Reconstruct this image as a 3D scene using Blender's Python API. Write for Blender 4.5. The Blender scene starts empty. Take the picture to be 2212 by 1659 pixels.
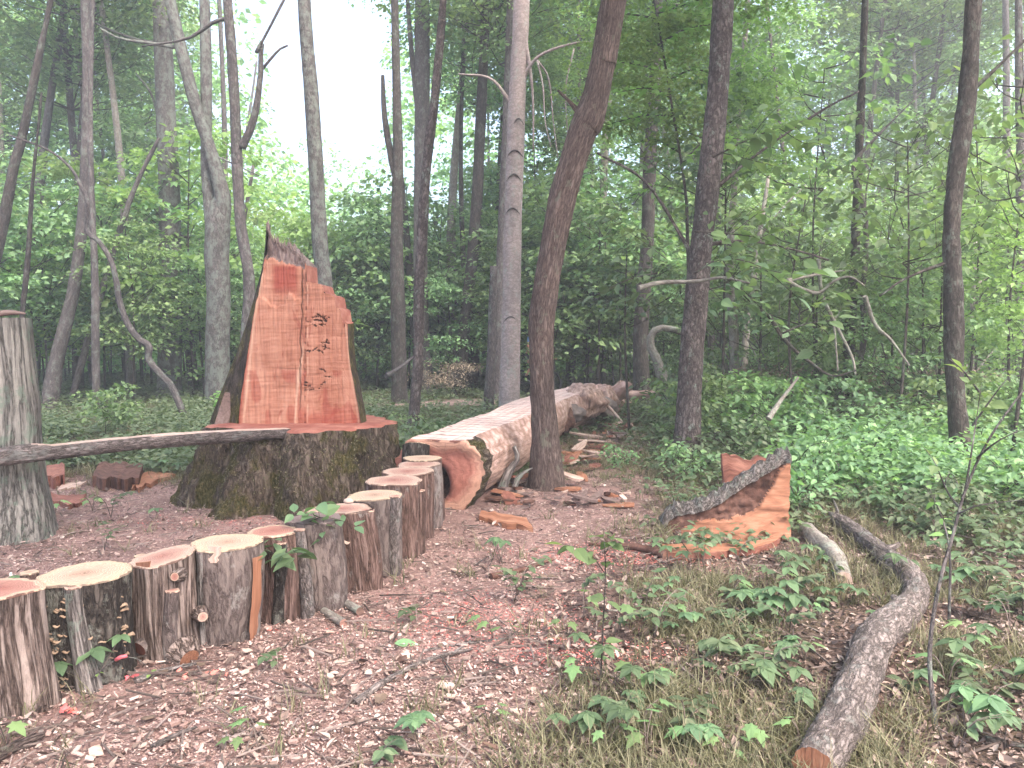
import bpy, math, random
import numpy as np
from mathutils import Vector, Matrix
R = math.radians
scene = bpy.context.scene
COL = scene.collection

# ------------------------------------------------------------------ camera, sky, sun, exposure
F, CU, CV = 1736.0, 1106.0, 829.5            # focal length and centre of a 2212 x 1659 frame
PITCH = R(3.45)
CAMZ = 1.6
cam = bpy.data.cameras.new('camera')
cam.sensor_width = 36; cam.lens = 36 * F / 2212
cam.clip_start = .05; cam.clip_end = 2000
camo = bpy.data.objects.new('camera', cam); COL.objects.link(camo)
camo.location = (0, 0, CAMZ); camo.rotation_euler = (R(90) - PITCH, 0, 0)
scene.camera = camo

SUN_EL, SUN_AZ = R(56), R(142)
w = bpy.data.worlds.new('World'); scene.world = w; w.use_nodes = True
nt = w.node_tree; bg = nt.nodes['Background']
sky = nt.nodes.new('ShaderNodeTexSky'); sky.sky_type = 'NISHITA'; sky.sun_disc = False
sky.sun_elevation = SUN_EL; sky.sun_rotation = SUN_AZ
sky.air_density = 1.0; sky.dust_density = 6.5; sky.ozone_density = .6
nt.links.new(sky.outputs[0], bg.inputs[0]); bg.inputs[1].default_value = .15
sl = bpy.data.lights.new('sun', 'SUN'); sl.energy = .55; sl.angle = R(14); sl.color = (1, .95, .88)
so = bpy.data.objects.new('sun', sl); COL.objects.link(so)
sd = Vector((math.sin(SUN_AZ) * math.cos(SUN_EL), math.cos(SUN_AZ) * math.cos(SUN_EL), math.sin(SUN_EL)))
so.rotation_euler = sd.to_track_quat('Z', 'Y').to_euler(); so.location = (20, -20, 40)
scene.view_settings.view_transform = 'Standard'; scene.view_settings.look = 'None'
scene.view_settings.exposure = 2.55; scene.view_settings.gamma = 1
cy = scene.cycles
cy.max_bounces = 8; cy.diffuse_bounces = 5; cy.glossy_bounces = 1; cy.transmission_bounces = 5
cy.transparent_max_bounces = 4; cy.volume_bounces = 0
cy.volume_step_rate = 4; cy.volume_max_steps = 64
cy.caustics_reflective = False; cy.caustics_refractive = False

# ------------------------------------------------------------------ number helpers
def hash3(i, j, k, seed):
    h = (i * 374761393 + j * 668265263 + k * 2147483647 + seed * 974634777) & 0xffffffff
    h = ((h ^ (h >> 13)) * 1274126177) & 0xffffffff
    h = ((h ^ (h >> 15)) * 2246822519) & 0xffffffff
    return ((h ^ (h >> 16)) & 0xffff) / 65535.0
def vn(p, seed=0):
    p = np.asarray(p, float); f = np.floor(p).astype(np.int64); t = p - f; t = t * t * (3 - 2 * t); r = 0
    for a in (0, 1):
        wa = t[..., 0] if a else 1 - t[..., 0]
        for b in (0, 1):
            wb = t[..., 1] if b else 1 - t[..., 1]
            for c in (0, 1):
                wc = t[..., 2] if c else 1 - t[..., 2]
                r = r + wa * wb * wc * hash3(f[..., 0] + a, f[..., 1] + b, f[..., 2] + c, seed)
    return r
def fbm(p, seed=0, o=3):
    p = np.asarray(p, float); s, a, tot = 0, 1, 0
    for i in range(o):
        s = s + a * (vn(p * 2 ** i, seed + i * 17) - .5) * 2; tot += a; a *= .5
    return s / tot
def smooth(a, b, x):
    t = np.clip((np.asarray(x, float) - a) / (b - a), 0, 1); return t * t * (3 - 2 * t)
def P3(x, y, z): return np.stack(np.broadcast_arrays(x, y, z), -1).astype(float)
def gz(x, y):
    x = np.asarray(x, float); y = np.asarray(y, float)
    return (fbm(P3(x * .35, y * .35, 0 * x), 5, 2) * .045 * smooth(0, 8, y)
            + fbm(P3(x * .09, y * .09, 0 * x), 9, 2) * .25 * smooth(14, 40, y)
            + .03 * np.exp(-((x + 1.95) ** 2 + (y - 7.85) ** 2) / 2.2))
def pix(u, v, Y):
    a = (u - CU) / F; b = (CV - v) / F
    dy = math.cos(PITCH) + b * math.sin(PITCH); dz = -math.sin(PITCH) + b * math.cos(PITCH)
    return np.array([a * Y / dy, Y, CAMZ + dz * Y / dy])
def gnd(u, v, z=0.0):
    a = (u - CU) / F; b = (CV - v) / F
    dy = math.cos(PITCH) + b * math.sin(PITCH); dz = -math.sin(PITCH) + b * math.cos(PITCH)
    t = (z - CAMZ) / dz
    return np.array([a * t, dy * t, z])
def catmull(pts, n):
    pts = np.asarray(pts, float)
    if len(pts) < 3:
        t = np.linspace(0, 1, n)[:, None]; return pts[0] * (1 - t) + pts[-1] * t
    e = np.vstack([2 * pts[0] - pts[1], pts, 2 * pts[-1] - pts[-2]])
    m = len(pts) - 1; ts = np.linspace(0, m - 1e-6, n); o = []
    for t in ts:
        i = int(t); f = t - i; a, b, c, d = e[i:i + 4]
        o.append(.5 * (2 * b + (c - a) * f + (2 * a - 5 * b + 4 * c - d) * f * f + (3 * b - a - 3 * c + d) * f ** 3))
    return np.array(o)

# ------------------------------------------------------------------ mesh builder
class G:
    def __init__(s): s.v = []; s.f = []; s.m = []; s.bc = []; s.n = 0; s.sm = []
    def add(s, v, f, bc=None, mi=0, smooth=True):
        v = np.asarray(v, float).reshape(-1, 3)
        bc = v.copy() if bc is None else np.asarray(bc, float).reshape(-1, 3)
        s.v.append(v); s.bc.append(bc)
        for g in (f if isinstance(f, list) else [f]):
            g = np.asarray(g, np.int64)
            if len(g): s.f.append(g + s.n); s.m.append(mi); s.sm.append(smooth)
        s.n += len(v); return s
    def build(s, name, mats, parent=None, loc=None):
        me = bpy.data.meshes.new(name); v = np.concatenate(s.v); bc = np.concatenate(s.bc)
        if parent is not None and loc is None: v = v - np.array(parent.get('_o', (0, 0, 0)))
        if loc is not None: v = v - np.array(loc)
        fl = np.concatenate([g.ravel() for g in s.f]); tot = np.concatenate([np.full(len(g), g.shape[1]) for g in s.f])
        st = np.concatenate([[0], np.cumsum(tot)[:-1]])
        me.vertices.add(len(v)); me.vertices.foreach_set('co', v.ravel().astype(np.float32))
        me.loops.add(len(fl)); me.loops.foreach_set('vertex_index', fl.astype(np.int32))
        me.polygons.add(len(tot)); me.polygons.foreach_set('loop_start', st.astype(np.int32))
        me.polygons.foreach_set('loop_total', tot.astype(np.int32))
        me.polygons.foreach_set('use_smooth', np.concatenate([np.full(len(g), q) for g, q in zip(s.f, s.sm)]))
        mats = mats if isinstance(mats, (list, tuple)) else [mats]
        for m in mats: me.materials.append(m)
        me.polygons.foreach_set('material_index', np.concatenate([np.full(len(g), q) for g, q in zip(s.f, s.m)]).astype(np.int32))
        at = me.attributes.new('bc', 'FLOAT_VECTOR', 'POINT'); at.data.foreach_set('vector', bc.ravel().astype(np.float32))
        me.update(calc_edges=True)
        o = bpy.data.objects.new(name, me); COL.objects.link(o)
        if parent is not None: o.parent = parent
        if loc is not None: o.location = loc
        return o
def tag(o, label=None, cat=None, group=None, kind=None):
    if label: o['label'] = label
    if cat: o['category'] = cat
    if group: o['group'] = group
    if kind: o['kind'] = kind
    return o
def thing(name, loc, label, cat, group=None):
    o = bpy.data.objects.new(name, None); COL.objects.link(o); o.location = tuple(map(float, loc))
    o['_o'] = [float(c) for c in loc]; o.empty_display_size = .1
    return tag(o, label, cat, group)
def grid_faces(nr, nc, wrap=False):
    i = np.arange(nr - 1)[:, None]; j = np.arange(nc if wrap else nc - 1)[None]
    a = i * nc + j; b = i * nc + (j + 1) % nc
    return np.stack([a, b, b + nc, a + nc], -1).reshape(-1, 4)
def frames(p):
    d = np.gradient(p, axis=0); d /= np.linalg.norm(d, axis=1)[:, None] + 1e-9
    ref = np.array([0, 1, 0.]) if abs(d[0][1]) < .9 else np.array([1, 0, 0.])
    a = np.cross(d[0], ref); a /= np.linalg.norm(a); A = []
    for k in range(len(p)):
        a = a - d[k] * a.dot(d[k]); a /= np.linalg.norm(a) + 1e-9; A.append(a)
    A = np.array(A); return d, A, np.cross(d, A)
def tube(path, rad, nseg=10, amp=0, sc=6, st=.35, seed=0, cap=True, lobes=0):
    """path (n,3), rad (n) -> verts, faces, bark coords (unrolled)"""
    path = np.asarray(path, float); rad = np.asarray(rad, float) * np.ones(len(path)); n = len(path)
    d, A, B = frames(path); L = np.concatenate([[0], np.cumsum(np.linalg.norm(np.diff(path, axis=0), axis=1))])
    th = np.arange(nseg) * 2 * math.pi / nseg; c, s_ = np.cos(th), np.sin(th)
    rr = rad[:, None] * np.ones(nseg)
    bc = P3(rr * c, rr * s_, L[:, None] + 0 * rr); bc[..., 0] += seed * 3.7
    if lobes: rr = rr * (1 + lobes * np.cos(3 * th + seed) + lobes * .7 * np.cos(5 * th + seed * 2.1))
    if amp:
        q = bc * np.array([sc, sc, sc * st])
        rr = rr + amp * (np.abs(fbm(q, seed, 3)) * -1.6 + .5) + amp * .8 * fbm(bc * 1.7, seed + 3, 2)
    V = path[:, None] + A[:, None] * (rr * c)[..., None] + B[:, None] * (rr * s_)[..., None]
    V = V.reshape(-1, 3); f = [grid_faces(n, nseg, True)]; bc = bc.reshape(-1, 3)
    if cap:
        V = np.vstack([V, path[0], path[-1]]); bc = np.vstack([bc, [seed * 3.7, 0, 0], [seed * 3.7, 0, L[-1]]])
        k = len(V) - 2; j = np.arange(nseg); j2 = (j + 1) % nseg
        f.append(np.stack([j2, j, j * 0 + k], -1)); o = (n - 1) * nseg
        f.append(np.stack([o + j, o + j2, j * 0 + k + 1], -1))
    return V, f, bc
def scatter(tv, tf, pos, nrm, axis, scale):
    """copies of a template: local z along nrm, y along axis"""
    nrm = nrm / (np.linalg.norm(nrm, axis=1)[:, None] + 1e-9)
    ax = axis - nrm * (nrm * axis).sum(1)[:, None]; ax /= np.linalg.norm(ax, axis=1)[:, None] + 1e-9
    sx = np.cross(ax, nrm); scale = np.asarray(scale, float)
    if scale.ndim == 1: scale = np.stack([scale] * 3, -1)
    V = (pos[:, None] + sx[:, None] * (tv[None, :, 0] * scale[:, 0:1])[..., None]
         + ax[:, None] * (tv[None, :, 1] * scale[:, 1:2])[..., None]
         + nrm[:, None] * (tv[None, :, 2] * scale[:, 2:3])[..., None])
    k = len(tv); f = (np.arange(len(pos)) * k)[:, None, None] + np.asarray(tf)[None]
    return V.reshape(-1, 3), f.reshape(-1, np.asarray(tf).shape[1])
LEAF_V = np.array([[0, 0, 0], [.34, .42, .07], [0, 1, -.08], [-.34, .42, .07]]); LEAF_F = np.array([[0, 1, 2, 3]])
def near_leaf(wd=.3, droop=.18, fold=.06):
    t = np.array([0, .14, .32, .55, .78, 1]); wv = np.array([.02, .62, 1, .92, .5, .02]) * wd
    v = []
    for a, b in zip(t, wv):
        z = -droop * a * a
        v += [[-b, a, z + fold * b / wd], [0, a, z], [b, a, z + fold * b / wd]]
    return np.array(v), grid_faces(6, 3)
NL_V, NL_F = near_leaf()
def maple():
    ang = [-150, -120, -95, -68, -45, -22, 0, 22, 45, 68, 95, 120, 150]
    rr = [.35, .55, .38, .72, .42, .60, 1.0, .60, .42, .72, .38, .55, .35]
    v = [[0, .3, .02]] + [[math.sin(R(a)) * q * .62, .3 + math.cos(R(a)) * q * .7, -.12 * q * q] for a, q in zip(ang, rr)] + [[0, 0, 0]]
    n = 13; f = [[0, i, i + 1] for i in range(1, n)] + [[0, n, n + 1], [0, n + 1, 1]]
    return np.array(v), np.array(f)
MP_V, MP_F = maple()
def blade():
    v = []
    for t, wv in ((0, 1), (.35, .9), (.7, .6), (1, .05)):
        v += [[-wv * .5, .55 * t * t, t - .25 * t * t], [wv * .5, .55 * t * t, t - .25 * t * t]]
    return np.array(v), grid_faces(4, 2)
BL_V, BL_F = blade()

# ------------------------------------------------------------------ materials
class M:
    def __init__(s, name):
        s.m = bpy.data.materials.new(name); s.m.use_nodes = True; s.t = s.m.node_tree
        s.t.nodes.clear(); s.out = s.t.nodes.new('ShaderNodeOutputMaterial')
    def n(s, t, props=None, **k):
        x = s.t.nodes.new('ShaderNode' + t)
        for a, b in (props or {}).items(): setattr(x, a, b)
        for a, b in k.items():
            key = a.replace('_', ' ')
            sock = x.inputs[int(a[1:])] if a[0] == 'i' and a[1:].isdigit() else x.inputs[key]
            if isinstance(b, bpy.types.NodeSocket): s.t.links.new(b, sock)
            else: sock.default_value = b
        return x
    def attr(s, a='bc'): return s.n('Attribute', {'attribute_name': a})
    def map(s, v, sc):
        oi = s.n('ObjectInfo'); off = s.n('VectorMath', {'operation': 'SCALE'}, i0=(31.7, 17.3, 23.1))
        s.t.links.new(oi.outputs['Random'], off.inputs['Scale'])
        a = s.n('VectorMath', {'operation': 'ADD'}, i0=v, i1=off.outputs[0])
        return s.n('VectorMath', {'operation': 'MULTIPLY'}, i0=a.outputs[0], i1=sc).outputs[0]
    def noise(s, v, scale, det=4, rough=.6, dist=0):
        return s.n('TexNoise', Vector=v, Scale=scale, Detail=det, Roughness=rough, Distortion=dist)
    def ramp(s, fac, stops):
        r = s.n('ValToRGB', Fac=fac); e = r.color_ramp.elements
        while len(e) > 1: e.remove(e[-1])
        e[0].position = stops[0][0]; e[0].color = (*stops[0][1], 1) if not isinstance(stops[0][1], (int, float)) else (stops[0][1],) * 3 + (1,)
        for p, c in stops[1:]:
            q = e.new(p); q.color = (*c, 1) if not isinstance(c, (int, float)) else (c,) * 3 + (1,)
        return r.outputs[0]
    def mix(s, f, a, b, mode='MIX'):
        x = s.n('Mix', {'data_type': 'RGBA', 'blend_type': mode})
        for k, q in ((0, f), (6, a), (7, b)):
            if isinstance(q, bpy.types.NodeSocket): s.t.links.new(q, x.inputs[k])
            else: x.inputs[k].default_value = q if k == 0 else (*q, 1)
        return x.outputs[2]
    def math(s, op, a, b=0.0): return s.n('Math', {'operation': op}, i0=a, i1=b).outputs[0]
    def bump(s, h, st=.6, dist=.02): return s.n('Bump', Height=h, Strength=st, Distance=dist).outputs[0]
    def done(s, col, rough=.85, bump=None, spec=.25, **k):
        p = s.n('BsdfPrincipled', Base_Color=col if isinstance(col, bpy.types.NodeSocket) else (*col, 1), Roughness=rough, **k)
        p.inputs['Specular IOR Level'].default_value = spec
        if bump is not None: s.t.links.new(bump, p.inputs['Normal'])
        s.t.links.new(p.outputs[0], s.out.inputs[0]); return s.m

def bark(name, dark, mid, light, sc=14, st=.3, lichen=0, lcol=(.24, .28, .25), moss=0, bump=1.0, plates=True, dist=.02):
    m = M(name); at = m.attr().outputs['Vector']; v = m.map(at, (sc, sc, sc * st))
    wob = m.noise(v, .9, 3); v2 = m.n('VectorMath', {'operation': 'ADD'}, i0=v, i1=wob.outputs['Color']).outputs[0]
    vor = m.n('TexVoronoi', {'feature': 'DISTANCE_TO_EDGE'}, Vector=v2, Scale=1.0)
    fine = m.noise(m.map(at, (40, 40, 16)), 1.4, 5, .7)
    big = m.noise(m.map(at, (2.2, 2.2, 1.3)), 1, 3)
    fis = m.noise(v2, .75, 5, .62, .25)
    fz = m.math('ABSOLUTE', m.math('SUBTRACT', fis.outputs[0], .5))
    hf = m.ramp(fz, [(0, 0), (.03, .35), (.09, .8), (.2, 1)])
    hv = m.ramp(vor.outputs[0], [(0, .25), (.06, .6), (.25, .85), (.6, 1)])
    h = m.math('MULTIPLY', hf, hv) if plates else hf
    h2 = m.math('ADD', m.math('MULTIPLY', h, .7), m.math('MULTIPLY', fine.outputs[0], .6))
    col = m.ramp(m.math('ADD', m.math('MULTIPLY', h, .55), m.math('MULTIPLY', fine.outputs[0], .5)),
                 [(.18, dark), (.5, mid), (.85, light)])
    col = m.mix(.6, col, m.ramp(big.outputs[0], [(.3, (.62, .62, .62)), (.7, (1.35, 1.3, 1.25))]), 'MULTIPLY')
    if lichen:
        ln = m.noise(m.map(at, (7, 7, 5)), 1.2, 6, .75)
        lf = m.ramp(ln.outputs[0], [(.60 - .22 * lichen, 0), (.66 - .18 * lichen, 1)])
        col = m.mix(m.math('MULTIPLY', lf, .75), col, lcol)
    if moss:
        mn = m.noise(m.map(at, (3, 3, 2)), 1.3, 6, .7)
        mf = m.ramp(mn.outputs[0], [(.62 - .25 * moss, 0), (.7 - .22 * moss, 1)])
        mc = m.ramp(fine.outputs[0], [(.3, (.022, .022, .008)), (.5, (.07, .064, .022)), (.65, (.17, .13, .065)), (.8, (.27, .2, .12))])
        col = m.mix(mf, col, mc)
    return m.done(col, .92, m.bump(h2, bump, dist), .15)

B_GREY = bark('bark_grey_lichen', (.04, .036, .036), (.105, .098, .098), (.18, .17, .17), 26, .4, .6, (.17, .195, .175))
B_MAUVE = bark('bark_grey_mauve', (.04, .036, .038), (.11, .098, .1), (.18, .16, .165), 24, .35, .3, (.17, .19, .17))
B_SCALY = bark('bark_scaly_plates', (.03, .024, .026), (.115, .095, .095), (.23, .2, .2), 21, .45, .1, bump=1.0, dist=.03)
B_DARK = bark('bark_dark_brown', (.02, .018, .017), (.065, .056, .053), (.13, .115, .11), 24, .3, .25, (.12, .14, .12))
B_RED = bark('bark_reddish_furrowed', (.035, .024, .022), (.13, .096, .088), (.22, .175, .163), 48, .13, .12, (.15, .15, .12), bump=1)
B_BEECH = bark('bark_smooth_beech', (.17, .14, .14), (.29, .245, .245), (.37, .325, .32), 9, 1.6, .25, (.26, .27, .25), bump=.35)
B_PALE = bark('bark_pale', (.11, .1, .09), (.22, .2, .185), (.33, .3, .28), 20, .4, .4, (.26, .28, .24), bump=.5)
B_BRANCH = bark('bark_fallen_branch', (.045, .038, .036), (.19, .16, .155), (.31, .275, .27), 42, .33, .25, (.2, .2, .19), bump=1)
B_STUMP = bark('bark_mossy_stump', (.025, .018, .015), (.115, .088, .07), (.22, .175, .15), 18, .2, 0, moss=.55, dist=.06)
B_MOSSY = bark('bark_moss_streaked', (.02, .017, .014), (.07, .055, .045), (.13, .1, .09), 14, .2, 0, moss=.65, dist=.03)
B_OLD = bark('wood_weathered_grey', (.035, .03, .028), (.16, .14, .135), (.3, .27, .26), 34, .07, .3, (.2, .23, .2), bump=1, plates=False)
B_OLDG = bark('wood_weathered_greenish', (.035, .033, .03), (.17, .16, .15), (.29, .275, .255), 22, .07, .35, (.16, .2, .16), bump=1, plates=False)
B_POST_A = bark('post_shaggy_bark', (.03, .02, .018), (.15, .112, .1), (.32, .26, .24), 36, .06, 0, bump=1, plates=False)
B_POST_B = bark('post_smooth_bark', (.055, .042, .04), (.115, .09, .086), (.185, .15, .14), 22, .3, .25, (.23, .21, .2), bump=.6, plates=False)
B_POST_C = bark('post_brown_bark', (.03, .018, .015), (.14, .088, .076), (.25, .18, .165), 30, .12, .1, (.2, .18, .17), bump=.9)
B_POST_D = bark('post_black_bark', (.012, .01, .01), (.05, .042, .038), (.13, .11, .1), 26, .3, .35, (.17, .17, .15), bump=1)

def endgrain(name, heart, mid, sap, ringd=.3, hs=.45, scale=16):
    heart, mid, sap = [tuple(c * q for c, q in zip(k, (.74, .68, .66))) for k in (heart, mid, sap)]
    m = M(name); at = m.attr().outputs['Vector']
    wob = m.noise(m.map(at, (1, 1, 1)), 2.2, 4, .6)
    d = m.n('VectorMath', {'operation': 'LENGTH'}, i0=at).outputs['Value']
    d2 = m.math('ADD', d, m.math('MULTIPLY', m.math('SUBTRACT', wob.outputs[0], .5), .42))
    col = m.ramp(d2, [(0, heart), (hs, mid), (hs + .14, mid), (.84, sap), (.97, tuple(c * .9 for c in sap)), (1.05, tuple(c * .35 for c in mid))])
    ring = m.math('SINE', m.math('MULTIPLY', d2, scale * 6.28))
    rf = m.ramp(ring, [(.1, 1 - ringd), (.9, 1)])
    col = m.mix(1, col, rf, 'MULTIPLY')
    fine = m.noise(m.map(at, (60, 8, 8)), 1, 4, .7)
    col = m.mix(.5, col, m.ramp(fine.outputs[0], [(.3, (.7, .66, .64)), (.6, (1.1, 1.1, 1.1))]), 'MULTIPLY')
    crk = m.n('TexVoronoi', {'feature': 'DISTANCE_TO_EDGE'}, Vector=m.map(at, (2, 2, 2)), Scale=1.1)
    col = m.mix(m.ramp(crk.outputs[0], [(0, .5), (.008, 0)]), col, tuple(c * .25 for c in heart))
    return m.done(col, .8, m.bump(m.math('ADD', fine.outputs[0], ring), .3, .003), .2)
C_CREAM = endgrain('cut_cream', (.48, .34, .26), (.68, .53, .42), (.74, .6, .45))
C_PINK = endgrain('cut_pink', (.42, .19, .16), (.52, .29, .24), (.68, .54, .42), hs=.6)
C_ROSE = endgrain('cut_rose', (.42, .2, .17), (.56, .37, .31), (.68, .53, .44), hs=.45)
C_GREYTOP = endgrain('cut_weathered', (.2, .15, .15), (.27, .21, .21), (.3, .25, .25), hs=.5)
C_BEND = endgrain('cut_log_end', (.3, .12, .11), (.48, .21, .165), (.66, .41, .31), hs=.5, ringd=.12, scale=9)

def plank_mat(name, a, b, c, scale=(3, 30, 30), bumpd=.004, rough=.75):
    m = M(name); at = m.attr().outputs['Vector']; n1 = m.noise(m.map(at, scale), 1, 5, .65, .4); n2 = m.noise(m.map(at, (3, 3, 3)), 1.2, 3)
    f = m.math('ADD', m.math('MULTIPLY', n1.outputs[0], .65), m.math('MULTIPLY', n2.outputs[0], .4))
    return m.done(m.ramp(f, [(.3, a), (.52, b), (.72, c)]), rough, m.bump(n1.outputs[0], .7, bumpd), .2)
W_SPLIT = plank_mat('split_pale_wood', (.24, .14, .11), (.43, .31, .26), (.55, .44, .38))
W_ORANGE = plank_mat('split_orange_wood', (.10, .042, .028), (.27, .12, .072), (.4, .215, .14), (2, 22, 22), .01)
W_REDCHUNK = plank_mat('red_rotten_wood', (.06, .024, .018), (.19, .075, .056), (.33, .16, .12), (6, 25, 25), .015)
W_DARKROT = plank_mat('dark_rotten_wood', (.025, .014, .012), (.09, .045, .035), (.2, .11, .085), (14, 20, 14), .02, .95)
W_FRAY = plank_mat('frayed_grey_wood', (.07, .05, .045), (.22, .165, .155), (.36, .29, .27), (60, 60, 9), .02, .9)
W_KNOB = plank_mat('grey_burl_wood', (.04, .033, .03), (.16, .13, .12), (.3, .25, .23), (9, 9, 5), .03, .9)
W_BOARD = plank_mat('weathered_board', (.06, .04, .035), (.16, .11, .1), (.26, .2, .18), (40, 40, 3), .004, .9)

def log_skin():
    m = M('peeled_log_skin'); at = m.attr().outputs['Vector']
    n1 = m.noise(m.map(at, (5, 5, 3)), 1.5, 6, .65, .3); n2 = m.noise(m.map(at, (16, 16, 6)), 1.3, 5, .7); big = m.noise(at, .55, 2)
    vor = m.n('TexVoronoi', Vector=m.map(at, (9, 9, 6)), Scale=1.3)
    f = m.math('ADD', m.math('MULTIPLY', n1.outputs[0], .5), m.math('ADD', .12, m.math('MULTIPLY', vor.outputs['Distance'], .28)))
    col = m.ramp(f, [(.22, (.76, .63, .6)), (.42, (.56, .4, .36)), (.56, (.32, .2, .165)), (.72, (.14, .085, .07))])
    fur = m.noise(m.map(at, (22, 22, 1.6)), 1, 4, .7)
    furc = m.ramp(fur.outputs[0], [(.34, (.07, .045, .035)), (.5, (.3, .19, .15)), (.68, (.55, .4, .33))])
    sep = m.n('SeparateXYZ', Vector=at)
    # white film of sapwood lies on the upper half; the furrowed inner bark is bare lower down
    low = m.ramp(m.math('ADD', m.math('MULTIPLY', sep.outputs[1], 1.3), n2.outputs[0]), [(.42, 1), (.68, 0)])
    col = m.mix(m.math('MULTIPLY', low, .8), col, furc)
    return m.done(col, .7, m.bump(m.math('ADD', n2.outputs[0], fur.outputs[0]), .9, .025), .3)
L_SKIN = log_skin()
def log_top():
    m = M('planed_log_top'); at = m.attr().outputs['Vector']; sep = m.n('SeparateXYZ', Vector=at)
    nn = m.noise(at, 2.2, 3); gr = m.noise(m.map(at, (26, 3, 1.2)), 1, 4, .6)
    col = m.ramp(gr.outputs[0], [(.3, (.5, .31, .27)), (.5, (.66, .48, .43)), (.7, (.76, .63, .57))])
    k = m.math('ADD', m.math('MULTIPLY', sep.outputs[2], 4.3), m.math('MULTIPLY', nn.outputs[0], 1.1))
    k = m.math('ADD', k, m.math('MULTIPLY', sep.outputs[0], .5))
    fr = m.math('FRACT', k); line = m.ramp(fr, [(0, 1), (.13, .9), (.18, 0)])
    msk = m.ramp(m.noise(m.map(at, (3, 3, 2)), 1.5, 3).outputs[0], [(.34, 0), (.4, 1)])
    col = m.mix(m.math('MULTIPLY', line, m.math('MULTIPLY', msk, .8)), col, (.09, .045, .04))
    return m.done(col, .7, m.bump(m.math('SUBTRACT', gr.outputs[0], m.math('MULTIPLY', line, 2)), .7, .01), .25)
L_TOP = log_top()

def stump_face():
    m = M('sawn_red_heartwood'); at = m.attr().outputs['Vector']; mk = m.attr('mk').outputs['Color']
    s3 = m.n('SeparateColor', Color=mk)
    g1 = m.noise(m.map(at, (13, 1, 1.1)), 1, 5, .6, .5); saw = m.noise(m.map(at, (2.0, 2, 26)), 1, 3, .6, .8)
    bl = m.noise(m.map(at, (2.2, 2, 1.4)), 1.2, 4, .6, .6)
    f = m.math('ADD', m.math('MULTIPLY', g1.outputs[0], .35), m.math('ADD', m.math('MULTIPLY', saw.outputs[0], .25), m.math('MULTIPLY', bl.outputs[0], .45)))
    col = m.ramp(f, [(.33, (.17, .055, .034)), (.44, (.28, .11, .07)), (.55, (.37, .17, .115)), (.7, (.45, .24, .17))])
    sl_ = m.ramp(saw.outputs[0], [(.31, .45), (.37, 1)])
    col = m.mix(.3, col, sl_, 'MULTIPLY')
    dk = m.ramp(m.noise(m.map(at, (7, 1, 2.2)), 1, 4, .7, 1.2).outputs[0], [(.60, 0), (.66, .65)])
    col = m.mix(dk, col, (.2, .045, .03))
    col = m.mix(m.math('MULTIPLY', s3.outputs[2], .85), col, (.25, .05, .035))
    col = m.mix(m.math('MULTIPLY', s3.outputs[1], .8), col, (.52, .34, .25))
    col = m.mix(s3.outputs[0], col, (.03, .014, .012))
    return m.done(col, .72, m.bump(m.math('ADD', saw.outputs[0], g1.outputs[0]), .5, .006), .25)
S_FACE = stump_face()
S_TOP = plank_mat('sawdusty_red_cut', (.17, .05, .036), (.27, .1, .075), (.4, .2, .155), (7, 5, 9), .01)

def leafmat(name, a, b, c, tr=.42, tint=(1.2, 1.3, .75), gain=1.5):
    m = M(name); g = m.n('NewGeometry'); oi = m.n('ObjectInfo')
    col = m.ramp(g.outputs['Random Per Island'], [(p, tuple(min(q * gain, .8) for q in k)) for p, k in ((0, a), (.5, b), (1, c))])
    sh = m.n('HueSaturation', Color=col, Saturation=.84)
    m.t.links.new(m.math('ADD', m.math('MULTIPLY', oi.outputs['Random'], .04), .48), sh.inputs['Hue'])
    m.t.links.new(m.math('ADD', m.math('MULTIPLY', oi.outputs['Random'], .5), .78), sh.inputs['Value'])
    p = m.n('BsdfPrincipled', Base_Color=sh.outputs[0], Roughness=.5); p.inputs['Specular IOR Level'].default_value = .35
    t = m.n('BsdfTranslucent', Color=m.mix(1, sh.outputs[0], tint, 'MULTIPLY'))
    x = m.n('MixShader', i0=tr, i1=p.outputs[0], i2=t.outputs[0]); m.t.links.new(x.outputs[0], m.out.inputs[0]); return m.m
F_DARK = leafmat('foliage_deep_green', (.05, .1, .05), (.075, .14, .06), (.11, .19, .065), gain=2.0)
F_MID = leafmat('foliage_mid_green', (.065, .13, .05), (.1, .18, .06), (.15, .24, .075), gain=1.5)
F_LIGHT = leafmat('foliage_yellow_green', (.12, .22, .05), (.17, .29, .07), (.23, .36, .1), .5, gain=1.2)
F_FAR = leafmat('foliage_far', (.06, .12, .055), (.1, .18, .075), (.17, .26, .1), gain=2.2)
F_COVER = leafmat('ground_cover_green', (.075, .13, .055), (.105, .16, .075), (.17, .22, .11), .35, gain=1.0)
F_BLUE = leafmat('seedling_blue_green', (.07, .13, .06), (.095, .175, .075), (.15, .24, .1), .35, gain=1.15)

F_GRASS = leafmat('grass_blades', (.08, .08, .04), (.13, .125, .06), (.22, .19, .11), .3, (1.1, 1.1, .7), 1.1)
F_CONIF = leafmat('dead_needle_brown', (.08, .055, .04), (.16, .11, .08), (.24, .18, .13), .2, (1, 1, .9))
F_RED = leafmat('red_leaf', (.5, .03, .03), (.65, .05, .05), (.6, .1, .07), .3, (1, .6, .5))

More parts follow.
